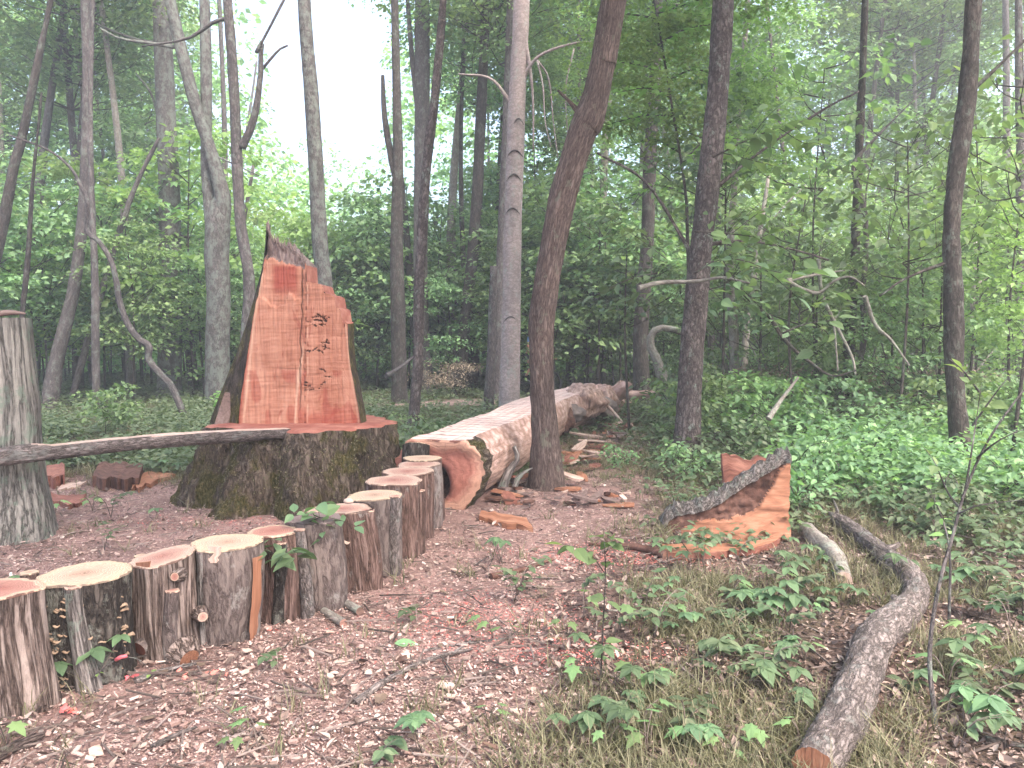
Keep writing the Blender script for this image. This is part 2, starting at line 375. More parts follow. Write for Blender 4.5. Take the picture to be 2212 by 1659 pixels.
def islandmat(name, stops, rough=.8, bumpd=0):
    m = M(name); g = m.n('NewGeometry'); at = m.attr().outputs['Vector']
    col = m.ramp(g.outputs['Random Per Island'], stops)
    nn = m.noise(at, 60, 3); col = m.mix(.5, col, m.ramp(nn.outputs[0], [(.3, (.7,) * 3), (.7, (1.2,) * 3)]), 'MULTIPLY')
    return m.done(col, rough, None, .15)
CHIPS = islandmat('wood_chips', [(0, (.08, .05, .042)), (.15, (.18, .115, .1)), (.38, (.31, .205, .18)), (.65, (.42, .295, .262)), (.85, (.5, .375, .335)), (.96, (.52, .41, .37)), (1, (.6, .51, .46))])
CHIPS_RED = islandmat('red_sawdust', [(0, (.35, .1, .09)), (.5, (.55, .17, .15)), (.9, (.62, .25, .22)), (1, (.7, .5, .44))])
LITTER = islandmat('leaf_litter', [(0, (.06, .042, .038)), (.25, (.12, .085, .074)), (.5, (.2, .145, .125)), (.75, (.29, .215, .19)), (1, (.4, .32, .28))])
TWIG = islandmat('twig_bark', [(0, (.05, .04, .036)), (.5, (.13, .1, .09)), (1, (.28, .22, .2))])
CHUNK = islandmat('chunk_wood', [(0, (.16, .055, .04)), (.3, (.36, .15, .1)), (.6, (.5, .26, .18)), (.85, (.62, .42, .33)), (1, (.78, .66, .56))])

def groundmat():
    m = M('forest_floor_soil'); g = m.n('NewGeometry'); p = g.outputs['Position']
    n1 = m.noise(p, 28, 6, .75); n2 = m.noise(p, 2.3, 4, .6); n3 = m.noise(p, 110, 3, .7)
    col = m.ramp(n1.outputs[0], [(.3, (.05, .032, .028)), (.48, (.13, .085, .075)), (.6, (.22, .14, .125)), (.72, (.36, .24, .21))])
    at = m.n('SeparateColor', Color=m.attr('zone').outputs['Color'])
    pink = m.ramp(n1.outputs[0], [(.3, (.16, .095, .085)), (.5, (.33, .21, .19)), (.7, (.45, .31, .28))])
    grn = m.ramp(n1.outputs[0], [(.3, (.03, .035, .016)), (.55, (.08, .1, .045)), (.75, (.15, .17, .08))])
    trail = m.ramp(n1.outputs[0], [(.3, (.2, .14, .13)), (.7, (.38, .27, .25))])
    col = m.mix(at.outputs[0], col, pink); col = m.mix(at.outputs[1], col, grn); col = m.mix(at.outputs[2], col, trail)
    col = m.mix(.6, col, m.ramp(n2.outputs[0], [(.35, (.5,) * 3), (.65, (1.15,) * 3)]), 'MULTIPLY')
    h = m.math('ADD', n1.outputs[0], m.math('MULTIPLY', n3.outputs[0], .4))
    return m.done(col, .95, m.bump(h, .9, .03), .1)
GROUND = groundmat()

# ------------------------------------------------------------------ ground
def edge_x(y): return np.interp(y, [2, 3, 5.8, 8.5, 13.5, 17], [-.5, -.1, .65, 1.4, 2.0, 1.6])
def chipw(x, y):
    x = np.asarray(x, float); y = np.asarray(y, float); n = fbm(P3(x * 1.3, y * 1.3, 0 * x), 31, 3) * .55
    a = smooth(.35, -.35, x - edge_x(y) + n) * smooth(9.2, 8.2, y + n)
    b = smooth(1.5, .6, np.abs(x - .9 - (y - 9) * .17) * 1.5 + n * .4) * smooth(15, 13, y) * smooth(8, 9, y)
    return np.clip(np.maximum(a, b), 0, 1)
BR = np.array([gnd(u, v)[:2] for u, v in ((1742, 1700), (1820, 1560), (1858, 1470), (1890, 1380), (1945, 1330), (1978, 1288), (1968, 1245), (1930, 1215), (1880, 1172), (1830, 1135), (1790, 1112), (1820, 1240), (1775, 1185), (1742, 1155), (1690, 1215), (1600, 1225), (1520, 1225), (1450, 1215))])
BR = np.concatenate([BR, (BR[1:] + BR[:-1]) / 2])
def clearw(x, y):
    d = np.full(np.shape(x), 9.0)
    for bx, by in BR: d = np.minimum(d, np.hypot(x - bx, (y - by + .12)))
    return smooth(.16, .42, d)
def greenw(x, y):
    x = np.asarray(x, float); y = np.asarray(y, float); n = fbm(P3(x * .8, y * .8, 0 * x), 41, 3) * .8
    left = smooth(8.6, 9.6, y + n * 1.5)
    right = smooth(-.1, 1.4, x - edge_x(y) + n) * np.interp(y, [2.5, 5, 7.5, 9], [.22, .45, .85, 1])
    g = np.maximum(left, right) * (1 - .9 * chipw(x, y))
    trail = trailw(x, y)
    return np.clip(g * (1 - trail) * clearw(x, y), 0, 1)
def trailw(x, y):
    x = np.asarray(x, float); y = np.asarray(y, float)
    yc = 19.5 + .10 * (x) ** 1.0 + 1.2 * np.sin(x * .22)
    t = smooth(1.1, .7, np.abs(y - yc)) * smooth(-3.5, -2.5, x) * smooth(5, 4, x)
    yr = 10.2 + (x - 6) * .6
    t2 = smooth(.7, .4, np.abs(y - yr)) * smooth(6.0, 6.6, x)
    return np.maximum(t, t2)
def make_ground():
    xs = np.unique(np.round(np.concatenate([np.linspace(-6, 6, 241), np.linspace(-30, 30, 121), np.sign(np.linspace(-1, 1, 61)) * (30 + 400 * np.linspace(-1, 1, 61) ** 2)]), 3))
    ys = np.unique(np.round(np.concatenate([np.linspace(1.5, 12, 240), np.linspace(-10, 45, 121), 45 + 500 * np.linspace(0, 1, 30) ** 2, -10 - 200 * np.linspace(0, 1, 15) ** 2]), 3))
    X, Y = np.meshgrid(xs, ys); near = smooth(16, 6, Y) * smooth(9, 6, np.abs(X))
    Z = gz(X, Y) + near * (fbm(P3(X * 9, Y * 9, 0 * X), 3, 2) * .016)
    g = G(); v = P3(X, Y, Z).reshape(-1, 3); g.add(v, grid_faces(len(ys), len(xs)))
    o = g.build('ground', GROUND); o['kind'] = 'structure'
    x, y = v[:, 0], v[:, 1]
    z = np.stack([chipw(x, y) * .9, greenw(x, y) * .85, trailw(x, y), np.ones(len(x))], -1)
    a = o.data.attributes.new('zone', 'FLOAT_COLOR', 'POINT'); a.data.foreach_set('color', z.ravel().astype(np.float32))
make_ground()
def at_ground(u, v):
    p = gnd(u, v); p[2] = float(gz(p[0], p[1])); return p

# ------------------------------------------------------------------ foliage variants (leaves + limbs, shared mesh data)
def clump_leaves(rng, cen, rad, npc, size, flat=.16, tilt=.55, droop=.3):
    n = len(cen); k = np.repeat(np.arange(n), npc); N = len(k)
    a = rng.uniform(0, 2 * math.pi, N); rho = np.sqrt(rng.uniform(0, 1, N))
    r = rad[k] * rho
    p = cen[k] + P3(np.cos(a) * r, np.sin(a) * r, rng.normal(0, 1, N) * rad[k] * flat - droop * r * rho)
    nr = P3(rng.normal(0, tilt, N) + .3 * np.cos(a), rng.normal(0, tilt, N) + .3 * np.sin(a), np.ones(N))
    ax = P3(np.cos(a) + rng.normal(0, .5, N), np.sin(a) + rng.normal(0, .5, N), -.25 + rng.normal(0, .25, N))
    s = size * rng.uniform(.6, 1.35, N)
    return p, nr, ax, s
def crown_variant(name, seed, rx, rz, ncl, npc, size, leaf='small', crad=.6, zmin=0, mat=F_MID, twigmat=B_DARK, trunk_h=None, flat=.14):
    rng = np.random.default_rng(seed)
    u = rng.normal(0, 1, (ncl, 3)); u /= np.linalg.norm(u, axis=1)[:, None]
    rr = rng.uniform(.35, 1, ncl) ** .6
    cen = u * rr[:, None] * np.array([rx, rx, rz]); cen[:, 2] += rz + zmin
    cen[:, :2] *= (1 + .35 * rng.normal(0, 1, (ncl, 1)) * .5)
    rad = crad * rng.uniform(.6, 1.3, ncl)
    p, nr, ax, s = clump_leaves(rng, cen, rad, npc, size, flat)
    tv, tf = {'small': (LEAF_V, LEAF_F), 'near': (NL_V, NL_F), 'maple': (MP_V, MP_F)}[leaf]
    g = G(); v, f = scatter(tv, tf, p, nr, ax, s); g.add(v, f, smooth=False)
    o = g.build(name + '_leaves', mat); leaves = o.data; bpy.data.objects.remove(o)
    g = G(); top = zmin + 2 * rz
    for i in range(ncl):
        if rng.random() < .42:
            c = cen[i]; z0 = max(0 if zmin < .5 else zmin * .75, c[2] - np.hypot(c[0], c[1]) * rng.uniform(.3, .9))
            z0 = min(z0, top * .9)
            mid = np.array([c[0] * .5, c[1] * .5, z0 + (c[2] - z0) * .35]) + rng.normal(0, .08, 3)
            pth = catmull([[0, 0, z0], mid, c], 6); g.add(*tube(pth, np.linspace(.004 * rx + .006, .003, 6), 4, cap=False))
            for q in range(2):
                e = c + P3(rng.normal(0, .5) * rad[i], rng.normal(0, .5) * rad[i], rng.normal(0, .1))
                g.add(*tube(catmull([pth[3], (pth[3] + e) / 2 + [0, 0, .05], e], 4), [.006, .005, .004, .003], 3, cap=False))
    o = g.build(name + '_limbs', twigmat); limbs = o.data; bpy.data.objects.remove(o)
    return leaves, limbs
CAN = [crown_variant('canopy%d' % i, 100 + i, 2.6, 2.4, 95, 80, .125, crad=.75, mat=(F_DARK, F_MID, F_DARK, F_LIGHT)[i]) for i in range(4)]
UND = [crown_variant('under%d' % i, 200 + i, 1.25, 1.55, 42, 75, .10, crad=.5, zmin=.5, mat=(F_MID, F_DARK, F_MID, F_LIGHT, F_DARK)[i], flat=.10) for i in range(5)]
LOW = [crown_variant('low%d' % i, 300 + i, .42, .33, 16, 18, .085, crad=.2, zmin=.03, mat=(F_DARK, F_COVER, F_MID)[i], leaf='near', flat=.2) for i in range(3)]
SPR = [crown_variant('spray%d' % i, 400 + i, .85, .62, 26, 26, .12, crad=.34, zmin=.35, mat=(F_MID, F_LIGHT, F_BLUE)[i], leaf='near', flat=.12) for i in range(3)]
def put(name, data, parent, off=(0, 0, 0), rz=0, sc=1):
    o = bpy.data.objects.new(name, data); COL.objects.link(o); o.parent = parent
    o.location = off; o.rotation_euler = (0, 0, rz); o.scale = (sc, sc, sc) if isinstance(sc, (int, float)) else sc
    return o

# ------------------------------------------------------------------ trees traced with their own distance
rnd = random.Random(7)
def trunk_path(spec, Y, extend=14, lean=0):
    pts, rad = [], []
    for u, v, wd in spec:
        p = pix(u, v, Y); pts.append(p); rad.append(wd * Y / F / 2)
    pts = np.array(pts); rad = np.array(rad)
    if lean: pts[:, 1] += lean * np.clip(pts[:, 2], 0, 20)
    if extend and pts[-1][2] < extend and spec[-1][1] <= 60:
        d = (pts[-1] - pts[-2]); d /= np.linalg.norm(d); q = pts[-1] + d * (extend - pts[-1][2]) / max(d[2], .3)
        pts = np.vstack([pts, q]); rad = np.append(rad, rad[-1] * .45)
    return pts, rad
def seg_tube(pts, rad, step=.25, nseg=14, amp=.0, seed=0, **k):
    L = np.linalg.norm(np.diff(pts, axis=0), axis=1).sum(); n = max(6, int(L / step))
    q = catmull(np.column_stack([pts, rad]), n); return tube(q[:, :3], np.maximum(q[:, 3], .002), nseg, amp, seed=seed, **k)
def tree(label, spec, Y, mat, forks=(), crowns=(), name='tree', cat='tree', amp=.012, flare=.5, group=None, nseg=16, extend=14, snag=False, step=.2, lobes=0, bark_step=None):
    """spec: (u, v, width) from the base upwards at distance Y"""
    seed = int(spec[0][0]) % 97
    pts, rad = trunk_path(spec, Y, 0 if snag else extend)
    x, y = pts[0][0], pts[0][1]; base = np.array([x, y, float(gz(x, y))])
    if pts[0][2] > base[2] + .05:
        d = pts[1] - pts[0]; k = min((pts[0][2] - base[2]) / max(d[2], .2), 1.5); b0 = pts[0] - d * k
        pts = np.vstack([b0, pts]); rad = np.append(rad[0], rad); base[:2] = b0[:2]; base[2] = float(gz(b0[0], b0[1]))
    pts[0][2] = base[2] - .08
    if flare:
        p1 = pts[0] * .8 + pts[1] * .2 if np.linalg.norm(pts[1] - pts[0]) > 1 else (pts[0] + pts[1]) / 2
        hgt = .35 / max(np.linalg.norm(pts[1] - pts[0]), .5); p1 = pts[0] + (pts[1] - pts[0]) * min(hgt, .6)
        pts = np.insert(pts, 1, p1, axis=0); rad = np.insert(rad, 1, rad[0] * 1.04); rad[0] *= 1 + flare
    t = thing(name, base, label, cat, group)
    g = G(); g.add(*seg_tube(pts, rad, step, nseg, amp, seed, sc=9, lobes=lobes)); g.build('trunk', mat, t)
    for fk in forks:
        fp, fr = trunk_path(fk, Y, extend if fk[-1][1] <= 60 and fk[0][2] > 12 else 0)
        if len(fk) > 3: fp[:, 1] += np.linspace(0, rnd.uniform(-.5, .5), len(fp))
        g = G(); g.add(*seg_tube(fp, fr, step, max(5, nseg // 2), amp * .6, seed + 1, sc=9)); g.build('limb', mat, t)
    for cx, cyy, z, sc in (crowns if Y > 17.5 or Y < 11 else ()):      # offset from the base in metres
        k = (seed + int(z * 10)) % 4; rz = rnd.uniform(0, 6.28)
        put('crown', CAN[k][0], t, (cx, cyy, z), rz, sc); put('crown_limbs', CAN[k][1], t, (cx, cyy, z), rz, sc)
    return t
def fpts(*a): return list(a)

# near and middle trees
tree('leaning furrowed brown tree standing in front of the big fallen log',
     [(1182, 1052, 66), (1178, 930, 56), (1170, 800, 50), (1172, 690, 53), (1190, 560, 55), (1218, 420, 56), (1258, 290, 60), (1272, 262, 66), (1290, 200, 55), (1312, 90, 54), (1332, -40, 52)],
     8.45, B_RED, forks=[[(1268, 262, 20), (1235, 225, 9), (1205, 195, 5)]], crowns=[(1.6, .8, 7.2, 1.0)], amp=.012, flare=.28, nseg=40, step=.05, lobes=.03)
tree('tall scaly plated tree right of the debris with a slight lean',
     [(1482, 985, 56), (1488, 860, 52), (1498, 720, 50), (1512, 560, 46), (1530, 400, 46), (1545, 260, 45), (1556, 120, 43), (1564, -40, 42)],
     10.4, B_SCALY, forks=[[(1510, 575, 10), (1400, 400, 6), (1290, 330, 4)], [(1530, 420, 9), (1640, 330, 6), (1760, 250, 4), (1830, 215, 3)], [(1515, 530, 9), (1620, 520, 6), (1730, 540, 4), (1800, 560, 3)]],
     crowns=[(.8, 1, 8.2, 1.1)], amp=.014, flare=.2, nseg=40, step=.06)
tree('dark scaly tree with a bend at the right side above the young sapling',
     [(2088, 1062, 46), (2074, 960, 42), (2062, 800, 37), (2060, 640, 38), (2056, 480, 34), (2072, 330, 34), (2090, 200, 34), (2098, 90, 31), (2106, -40, 29)],
     8.6, B_DARK, forks=[[(2066, 560, 8), (1960, 600, 4), (1900, 640, 3)], [(2095, 200, 8), (2180, 120, 5), (2240, 60, 4)]], crowns=[(.5, 1.4, 7.4, 1.0)], amp=.014, flare=.15, nseg=32, step=.06)
tree('slim dark scaly tree between the red stump and the fallen log',
     [(890, 945, 26), (896, 880, 24), (904, 760, 23), (905, 640, 22), (912, 500, 21), (923, 344, 19), (938, 224, 18), (954, 52, 15), (960, -30, 14)],
     12.6, B_SCALY, crowns=[(.8, .8, 8.5, .8)], amp=.012, flare=.25, nseg=22, step=.08)
tree('pale smooth beech with dark eyebrow scars in the middle of the wood',
     [(1100, 875, 46), (1103, 760, 42), (1105, 640, 40), (1108, 474, 38), (1113, 330, 38), (1117, 208, 36), (1123, 90, 34), (1128, -30, 33)],
     16, B_BEECH, forks=[[(1124, 60, 14), (1136, 100, 9), (1150, 200, 5), (1152, 330, 3)], [(1120, 190, 10), (1160, 130, 6), (1240, 105, 4), (1300, 112, 3)], [(1105, 225, 9), (1060, 170, 5), (990, 160, 3)], [(1160, 130, 5), (1185, 170, 3), (1195, 260, 2), (1205, 340, 2)], [(1160, 130, 4), (1172, 190, 3), (1176, 270, 2), (1188, 330, 1.5)], [(1240, 105, 3), (1222, 190, 2), (1226, 290, 1.5)]],
     crowns=[(-.4, .5, 8.6, 1.1)], amp=.006, flare=.25, nseg=26, step=.12)
for i_, (u_, v_, w_) in enumerate([(1103, 690, 17), (1107, 455, 16), (1110, 382, 16), (1112, 330, 17), (1120, 262, 12)]):
    b_ = [o for o in bpy.data.objects if o.get('label', '').startswith('pale smooth beech')][0]; g = G()
    rr_ = w_ * 16 / F; px_ = [(u_ - w_, v_ + 9), (u_ - w_ * .55, v_ - 1), (u_, v_ - 6), (u_ + w_ * .5, v_ - 2), (u_ + w_, v_ + 8)]
    g.add(*tube(catmull([pix(a_, c_, 16 - .19 * math.sqrt(max(0, 1 - ((a_ - u_) / 20) ** 2))) for a_, c_ in px_], 12), [.006 + .010 * math.sin(k_ / 11 * 3.14) for k_ in range(12)], 6, .004)); g.build('branch_scar', B_MAUVE, b_)
tree('broken dead snag standing close left of the pale beech', [(1056, 865, 22), (1062, 740, 19), (1065, 640, 17), (1066, 575, 15)], 17.2, B_MAUVE, snag=True, amp=.012, flare=.2, cat='dead tree')
tree('grey trunk half hidden behind the pale beech', [(1078, 835, 26), (1080, 700, 24), (1086, 500, 22), (1096, 250, 20), (1104, 0, 18)], 20, B_MAUVE, crowns=[(0, 1, 8.5, 1.1)])
tree('thick grey lichen covered tree in the left background', [(366, 830, 50), (368, 700, 48), (368, 600, 46), (366, 420, 43), (360, 280, 40), (354, 140, 38), (348, -20, 34)],
     21, B_GREY, forks=[[(352, 95, 8), (300, 90, 6), (230, 65, 4), (180, 40, 3)], [(350, 300, 6), (330, 210, 5), (295, 160, 3)]], crowns=[(-1.6, .5, 11, 1.2)], flare=.35, nseg=22)
tree('forked grey scaly tree behind the tall red stump', [(470, 870, 52), (470, 760, 50), (472, 640, 50), (468, 560, 50), (470, 490, 52), (470, 455, 40), (471, 425, 16)],
     18, B_GREY, forks=[[(474, 520, 36), (482, 440, 34), (472, 385, 30), (452, 315, 26), (424, 229, 25), (395, 115, 24), (367, -10, 22)], [(462, 515, 34), (450, 440, 26), (441, 344, 24), (438, 172, 23), (432, -10, 21)],
                      [(450, 330, 5), (500, 352, 4), (560, 380, 2)], [(395, 105, 9), (330, 98, 7), (270, 92, 4), (235, 75, 3)]],
     extend=14, flare=.3, nseg=22)
tree('slender crooked pinkish tree directly behind the spike of the red stump', [(528, 800, 26), (533, 716, 25), (538, 601, 24), (520, 487, 23), (513, 372, 23), (507, 229, 21), (498, 86, 20), (490, -20, 18)],
     15.5, B_MAUVE, forks=[[(522, 320, 17), (550, 258, 15), (566, 172, 12), (572, 103, 10), (600, 50, 5)], [(503, 40, 9), (462, 45, 8), (400, 80, 6), (300, 95, 4)], [(566, 150, 7), (600, 110, 5), (622, 98, 3)]],
     flare=.3, nseg=18)
tree('straight grey blue trunk at the left edge of the bright sky gap', [(704, 760, 34), (702, 625, 34), (691, 521, 33), (683, 365, 32), (673, 208, 30), (662, 80, 28), (656, -20, 26)], 17, B_GREY, flare=.3, nseg=18)
tree('dark based trunk at the right edge of the bright sky gap', [(862, 800, 34), (860, 680, 32), (857, 560, 28), (858, 440, 24), (860, 340, 22), (857, 208, 18), (852, -20, 15)], 19, B_DARK,
     forks=[[(856, 380, 18), (842, 330, 15), (826, 240, 12), (820, 150, 8)]], crowns=[], flare=.25)
tree('tall grey trunk close behind the slim scaly tree', [(914, 800, 34), (908, 600, 31), (910, 400, 31), (912, 200, 32), (912, -20, 30)], 22, B_MAUVE, forks=[[(905, 250, 14), (890, 120, 11), (880, 0, 8)]])
tree('brown trunk leaning right among leaves left of the snag', [(994, 815, 28), (1004, 700, 25), (1020, 560, 24), (1030, 420, 22), (1038, 265, 22), (1048, 52, 19), (1052, -30, 18)], 22, B_DARK, crowns=[(.8, 0, 9.5, 1.2)])
tree('thin dark trunk beside the brown leaning trunk', [(1022, 815, 20), (1027, 680, 19), (1031, 520, 18), (1040, 300, 15), (1050, 100, 12)], 24, B_DARK, crowns=[(0, 0, 8.4, 1)])
tree('small grey tree behind the bicycle wheel', [(1232, 835, 22), (1236, 700, 19), (1243, 600, 17), (1246, 500, 14), (1250, 350, 10), (1250, 40, 8)], 24.5, B_MAUVE, crowns=[(.4, 0, 6.5, .9)])
tree('grey trunk far behind the leaning brown tree', [(1270, 790, 24), (1271, 640, 23), (1266, 500, 20), (1262, 300, 18), (1270, 40, 14)], 28, B_MAUVE, crowns=[(0, 0, 9.5, 1.3)])
tree('dark purple brown trunk beside the crooked pale dead branch', [(1386, 840, 38), (1384, 760, 34), (1386, 684, 32), (1399, 512, 28), (1404, 340, 27), (1412, 229, 25), (1420, 0, 20)], 18, B_DARK, flare=.2, nseg=18, crowns=[(.6, .5, 9, 1.1)])
tree('crooked pale dead limb arching from the ground right of the dark trunk', [(1436, 835, 26), (1420, 780, 22), (1404, 745, 18), (1412, 716, 16), (1440, 708, 15), (1484, 722, 14)], 16.5, B_PALE, snag=True, cat='dead tree', flare=.3, name='dead_tree')
tree('pale straight trunk in the brush right of the scaly tree', [(1582, 905, 24), (1586, 800, 22), (1584, 700, 20), (1577, 626, 19), (1578, 520, 15), (1590, 350, 12), (1608, 100, 10), (1615, 0, 9)], 14.8, B_PALE, amp=.006, flare=.1, crowns=[(.3, 1.2, 7.5, .9)])
tree('thin pale leaning trunk behind the pale straight one', [(1606, 800, 16), (1612, 720, 15), (1625, 626, 13), (1640, 512, 10), (1660, 380, 7)], 18, B_PALE, snag=True, forks=[[(1640, 512, 6), (1690, 450, 4), (1740, 400, 3)]])
tree('dark rough trunk of a pair in the right understorey', [(1828, 928, 28), (1832, 830, 25), (1836, 712, 23), (1846, 560, 20), (1850, 454, 18), (1860, 229, 16), (1868, 20, 13)], 13.6, B_DARK, flare=.3, crowns=[(.4, 1, 7, .9)])
tree('thin crooked stem leaning against the dark rough trunk', [(1838, 900, 14), (1856, 800, 13), (1868, 712, 12), (1862, 640, 11), (1870, 560, 11), (1868, 454, 10), (1842, 363, 8), (1880, 310, 6), (1990, 200, 3)], 13.2, B_MAUVE, snag=True, amp=.006, forks=[[(1868, 500, 5), (1872, 400, 4), (1890, 330, 2)]])
tree('bare pinkish snag at the right with a short side twig', [(2100, 815, 18), (2103, 720, 17), (2106, 600, 15), (2104, 520, 11)], 17, B_PALE, snag=True, amp=.006, forks=[[(2108, 622, 8), (2130, 600, 5), (2170, 585, 3)]], cat='dead tree')
tree('grey trunk cut by the right edge of the photo', [(2206, 790, 24), (2203, 640, 23), (2206, 500, 20), (2200, 0, 14)], 16, B_MAUVE, crowns=[(0, 1, 8, 1.1)])
tree('dark based tree bending left in the far left background', [(112, 838, 34), (124, 770, 30), (138, 716, 28), (160, 620, 25), (176, 500, 22), (184, 380, 20), (189, 172, 20), (184, -20, 18)], 18, B_MAUVE, flare=.2, crowns=[(0, 1, 9, 1.1)])
tree('thin straight grey trunk right of the bending left tree', [(208, 860, 17), (206, 740, 16), (205, 600, 14), (198, 430, 12), (195, 250, 11), (200, -20, 9)], 17, B_MAUVE, crowns=[(.5, 1, 8.4, .8)])
tree('crooked snaking dark limb rising from the thick lichen tree', [(372, 838, 15), (350, 812, 14), (322, 778, 14), (322, 748, 14), (300, 732, 14), (276, 700, 13), (258, 650, 13), (250, 600, 12), (238, 560, 11), (214, 522, 10), (188, 498, 9), (190, 440, 9), (176, 405, 8), (150, 360, 6), (100, 322, 4), (20, 292, 3)],
     15.2, B_MAUVE, snag=True, amp=.005, flare=0, step=.07, nseg=10)
tree('leaning dark trunk at the far left edge', [(-60, 760, 26), (-20, 600, 24), (8, 475, 22), (30, 360, 20), (50, 286, 18), (88, 103, 13), (110, 0, 10)], 17, B_DARK, crowns=[(2.2, 1, 8, 1)])
tree('slim diagonal grey stem between the left trunks', [(200, 700, 13), (240, 561, 12), (268, 470, 12), (298, 390, 10), (344, 298, 7)], 19, B_MAUVE, snag=True, flare=0)
tree('slim upright dark sapling trunk in the left shade', [(46, 700, 10), (60, 560, 9), (68, 430, 8), (72, 380, 7), (90, 200, 4)], 15, B_DARK, snag=True, flare=0)

# unseen tall trees added around the viewpoint so their crowns shade the clearing
for i, (x, y, cx_, cy_, h, sc_) in enumerate([(-6.3, 2.6, 2.6, 1.6, 8.5, 1.25), (6.4, 3.2, -2.4, 1.4, 8.8, 1.3), (-2.2, -2.8, .8, 3.2, 9.5, 1.2), (2.6, -2.4, .2, 4.2, 9.2, 1.2), (-7.5, 7.5, 2.6, .8, 9.6, 1.1), (.4, -5.5, -.3, 1.5, 8.5, 1.4), (8.9, 7.6, -3.2, 1.2, 8.4, 1.35)]):
    t = thing('tree', (x, y, float(gz(x, y))), 'unseen tall tree with a spreading crown added to shade the clearing', 'tree', 'unseen trees added to shade the clearing')
    pth = catmull([(x, y, -.1), (x + cx_ * .15, y + cy_ * .15, h * .5), (x + cx_ * .6, y + cy_ * .6, h), (x + cx_, y + cy_, h + 3.5 * sc_)], 40)
    g = G(); g.add(*tube(pth, np.linspace(.22, .06, 40), 16, .012, seed=i)); g.build('trunk', B_MAUVE, t)
    put('crown', CAN[i % 4][0], t, (cx_, cy_, h), i, sc_); put('crown_limbs', CAN[i % 4][1], t, (cx_, cy_, h), i, sc_)

# random forest behind: individual trees, far back
gapA, gapB = (590 - CU) / F, (835 - CU) / F
def in_gap(x, y, z, pad=0.0):
    """the long clearing that opens to the sky beyond the stump"""
    a = x / y; el = (z - 1.6) / y
    return (a > gapA - pad) & (a < gapB + pad) & (el > .25 - pad + .6 * (a - (gapA + gapB) / 2) ** 2) & (y > 11)
far_specs = []
for i in range(64):
    y = rnd.uniform(23, 40); a = rnd.uniform(-.68, .68); x = a * y
    if gapA - .02 < a < gapB + .02: y = rnd.uniform(34, 42); x = a * y
    far_specs.append((x, y))
for i, (x, y) in enumerate(far_specs):
    z = float(gz(x, y)); h = rnd.uniform(11, 17); r = rnd.uniform(.09, .2)
    gap = gapA - .05 < x / y < gapB + .05
    if gap: h = rnd.uniform(5, 7)
    t = thing('tree', (x, y, z), 'slender tree far back in the dim green wood', 'tree', 'far trees in the dim wood')
    lx, ly = rnd.uniform(-1.3, 1.3), rnd.uniform(-1, 1)
    pth = catmull([(x, y, z - .1), (x + lx * .3 + rnd.uniform(-.3, .3), y + ly * .3, z + h * .45), (x + lx, y + ly, z + h)], 14)
    g = G(); g.add(*tube(pth, np.linspace(r, r * .35, 14), 8, .01, seed=i)); g.build('trunk', (B_MAUVE, B_DARK, B_PALE, B_DARK)[i % 4], t)
    if not gap and i % 3 and not gapA - .11 < x / y < gapB + .11:
        k = i % 4; rz = rnd.uniform(0, 6); sc = rnd.uniform(1, 1.45)
        put('crown', CAN[k][0], t, (lx, ly, h - 4.5), rz, sc); put('crown_limbs', CAN[k][1], t, (lx, ly, h - 4.5), rz, sc)

# understorey trees: individual saplings in the middle distance
und_n = 0
def understorey(x, y, sc, k, zoff=0.0, label=None, group='leafy understorey saplings'):
    z = float(gz(x, y)); h = (.5 + 3.1) * sc
    t = thing('sapling', (x, y, z), label or 'leafy understorey sapling in the middle of the wood', 'sapling', group if not label else None)
    pth = catmull([(x, y, z - .05), (x + rnd.uniform(-.15, .15), y, z + (h + zoff) * .5), (x + rnd.uniform(-.1, .1), y, z + (h + zoff) * .92)], 9)
    g = G(); g.add(*tube(pth, np.linspace(.022, .007, 9) * (1 + .4 * sc), 6)); g.build('trunk', B_DARK, t)
    rz = rnd.uniform(0, 6.28); put('crown', UND[k][0], t, (0, 0, zoff), rz, sc); put('limbs', UND[k][1], t, (0, 0, zoff), rz, sc)
for i in range(150):
    y = rnd.uniform(18.5, 33); a = rnd.uniform(-.68, .68); x = a * y; sc = rnd.uniform(.8, 1.9) * (1 if y > 20 else .8)
    if y < 21 and -.05 < a < .3: y += 4; x = a * y
    if abs(y - 19.5) < 2.2 and -4 < x < 5: continue
    if gapA - .03 < a < gapB + .03: y = max(y, 24); x = a * y
    k = rnd.choice([0, 1, 2, 4, 4, 1, 2, 3] if a < .1 else [0, 1, 2, 3, 3, 4, 2])
    zo = 0 if rnd.random() < .55 else rnd.uniform(.3, 1.2)
    if gapA - .04 < a < gapB + .04: zo = 0
    elif y > 24: zo *= 2.5
    understorey(x, y, sc, k, zo)

# far-off wood that closes the view
def far_wood():
    rng = np.random.default_rng(77); g = G(); N = 4600
    y = rng.uniform(30, 52, N); a = rng.uniform(-.74, .74, N); x = a * y
    z = rng.uniform(0, 1, N) ** 1.25 * 22
    keep = ~in_gap(x, y, z, .012); n2 = fbm(P3(x * .35, y * .2, z * .35), 12, 3)
    keep &= (n2 > -.3 + .045 * np.maximum(z - 6, 0))
    cen = P3(x, y, z)[keep]; rad = rng.uniform(.7, 1.6, len(cen))
    p, nr, ax, s = clump_leaves(rng, cen, rad, 60, .26, .2, .6)
    m = ~in_gap(p[:, 0], p[:, 1], p[:, 2], 0)
    v, f = scatter(LEAF_V, LEAF_F, p[m], nr[m], ax[m], s[m]); g.add(v, f, smooth=False)
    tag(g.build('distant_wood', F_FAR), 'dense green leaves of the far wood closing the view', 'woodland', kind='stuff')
far_wood()

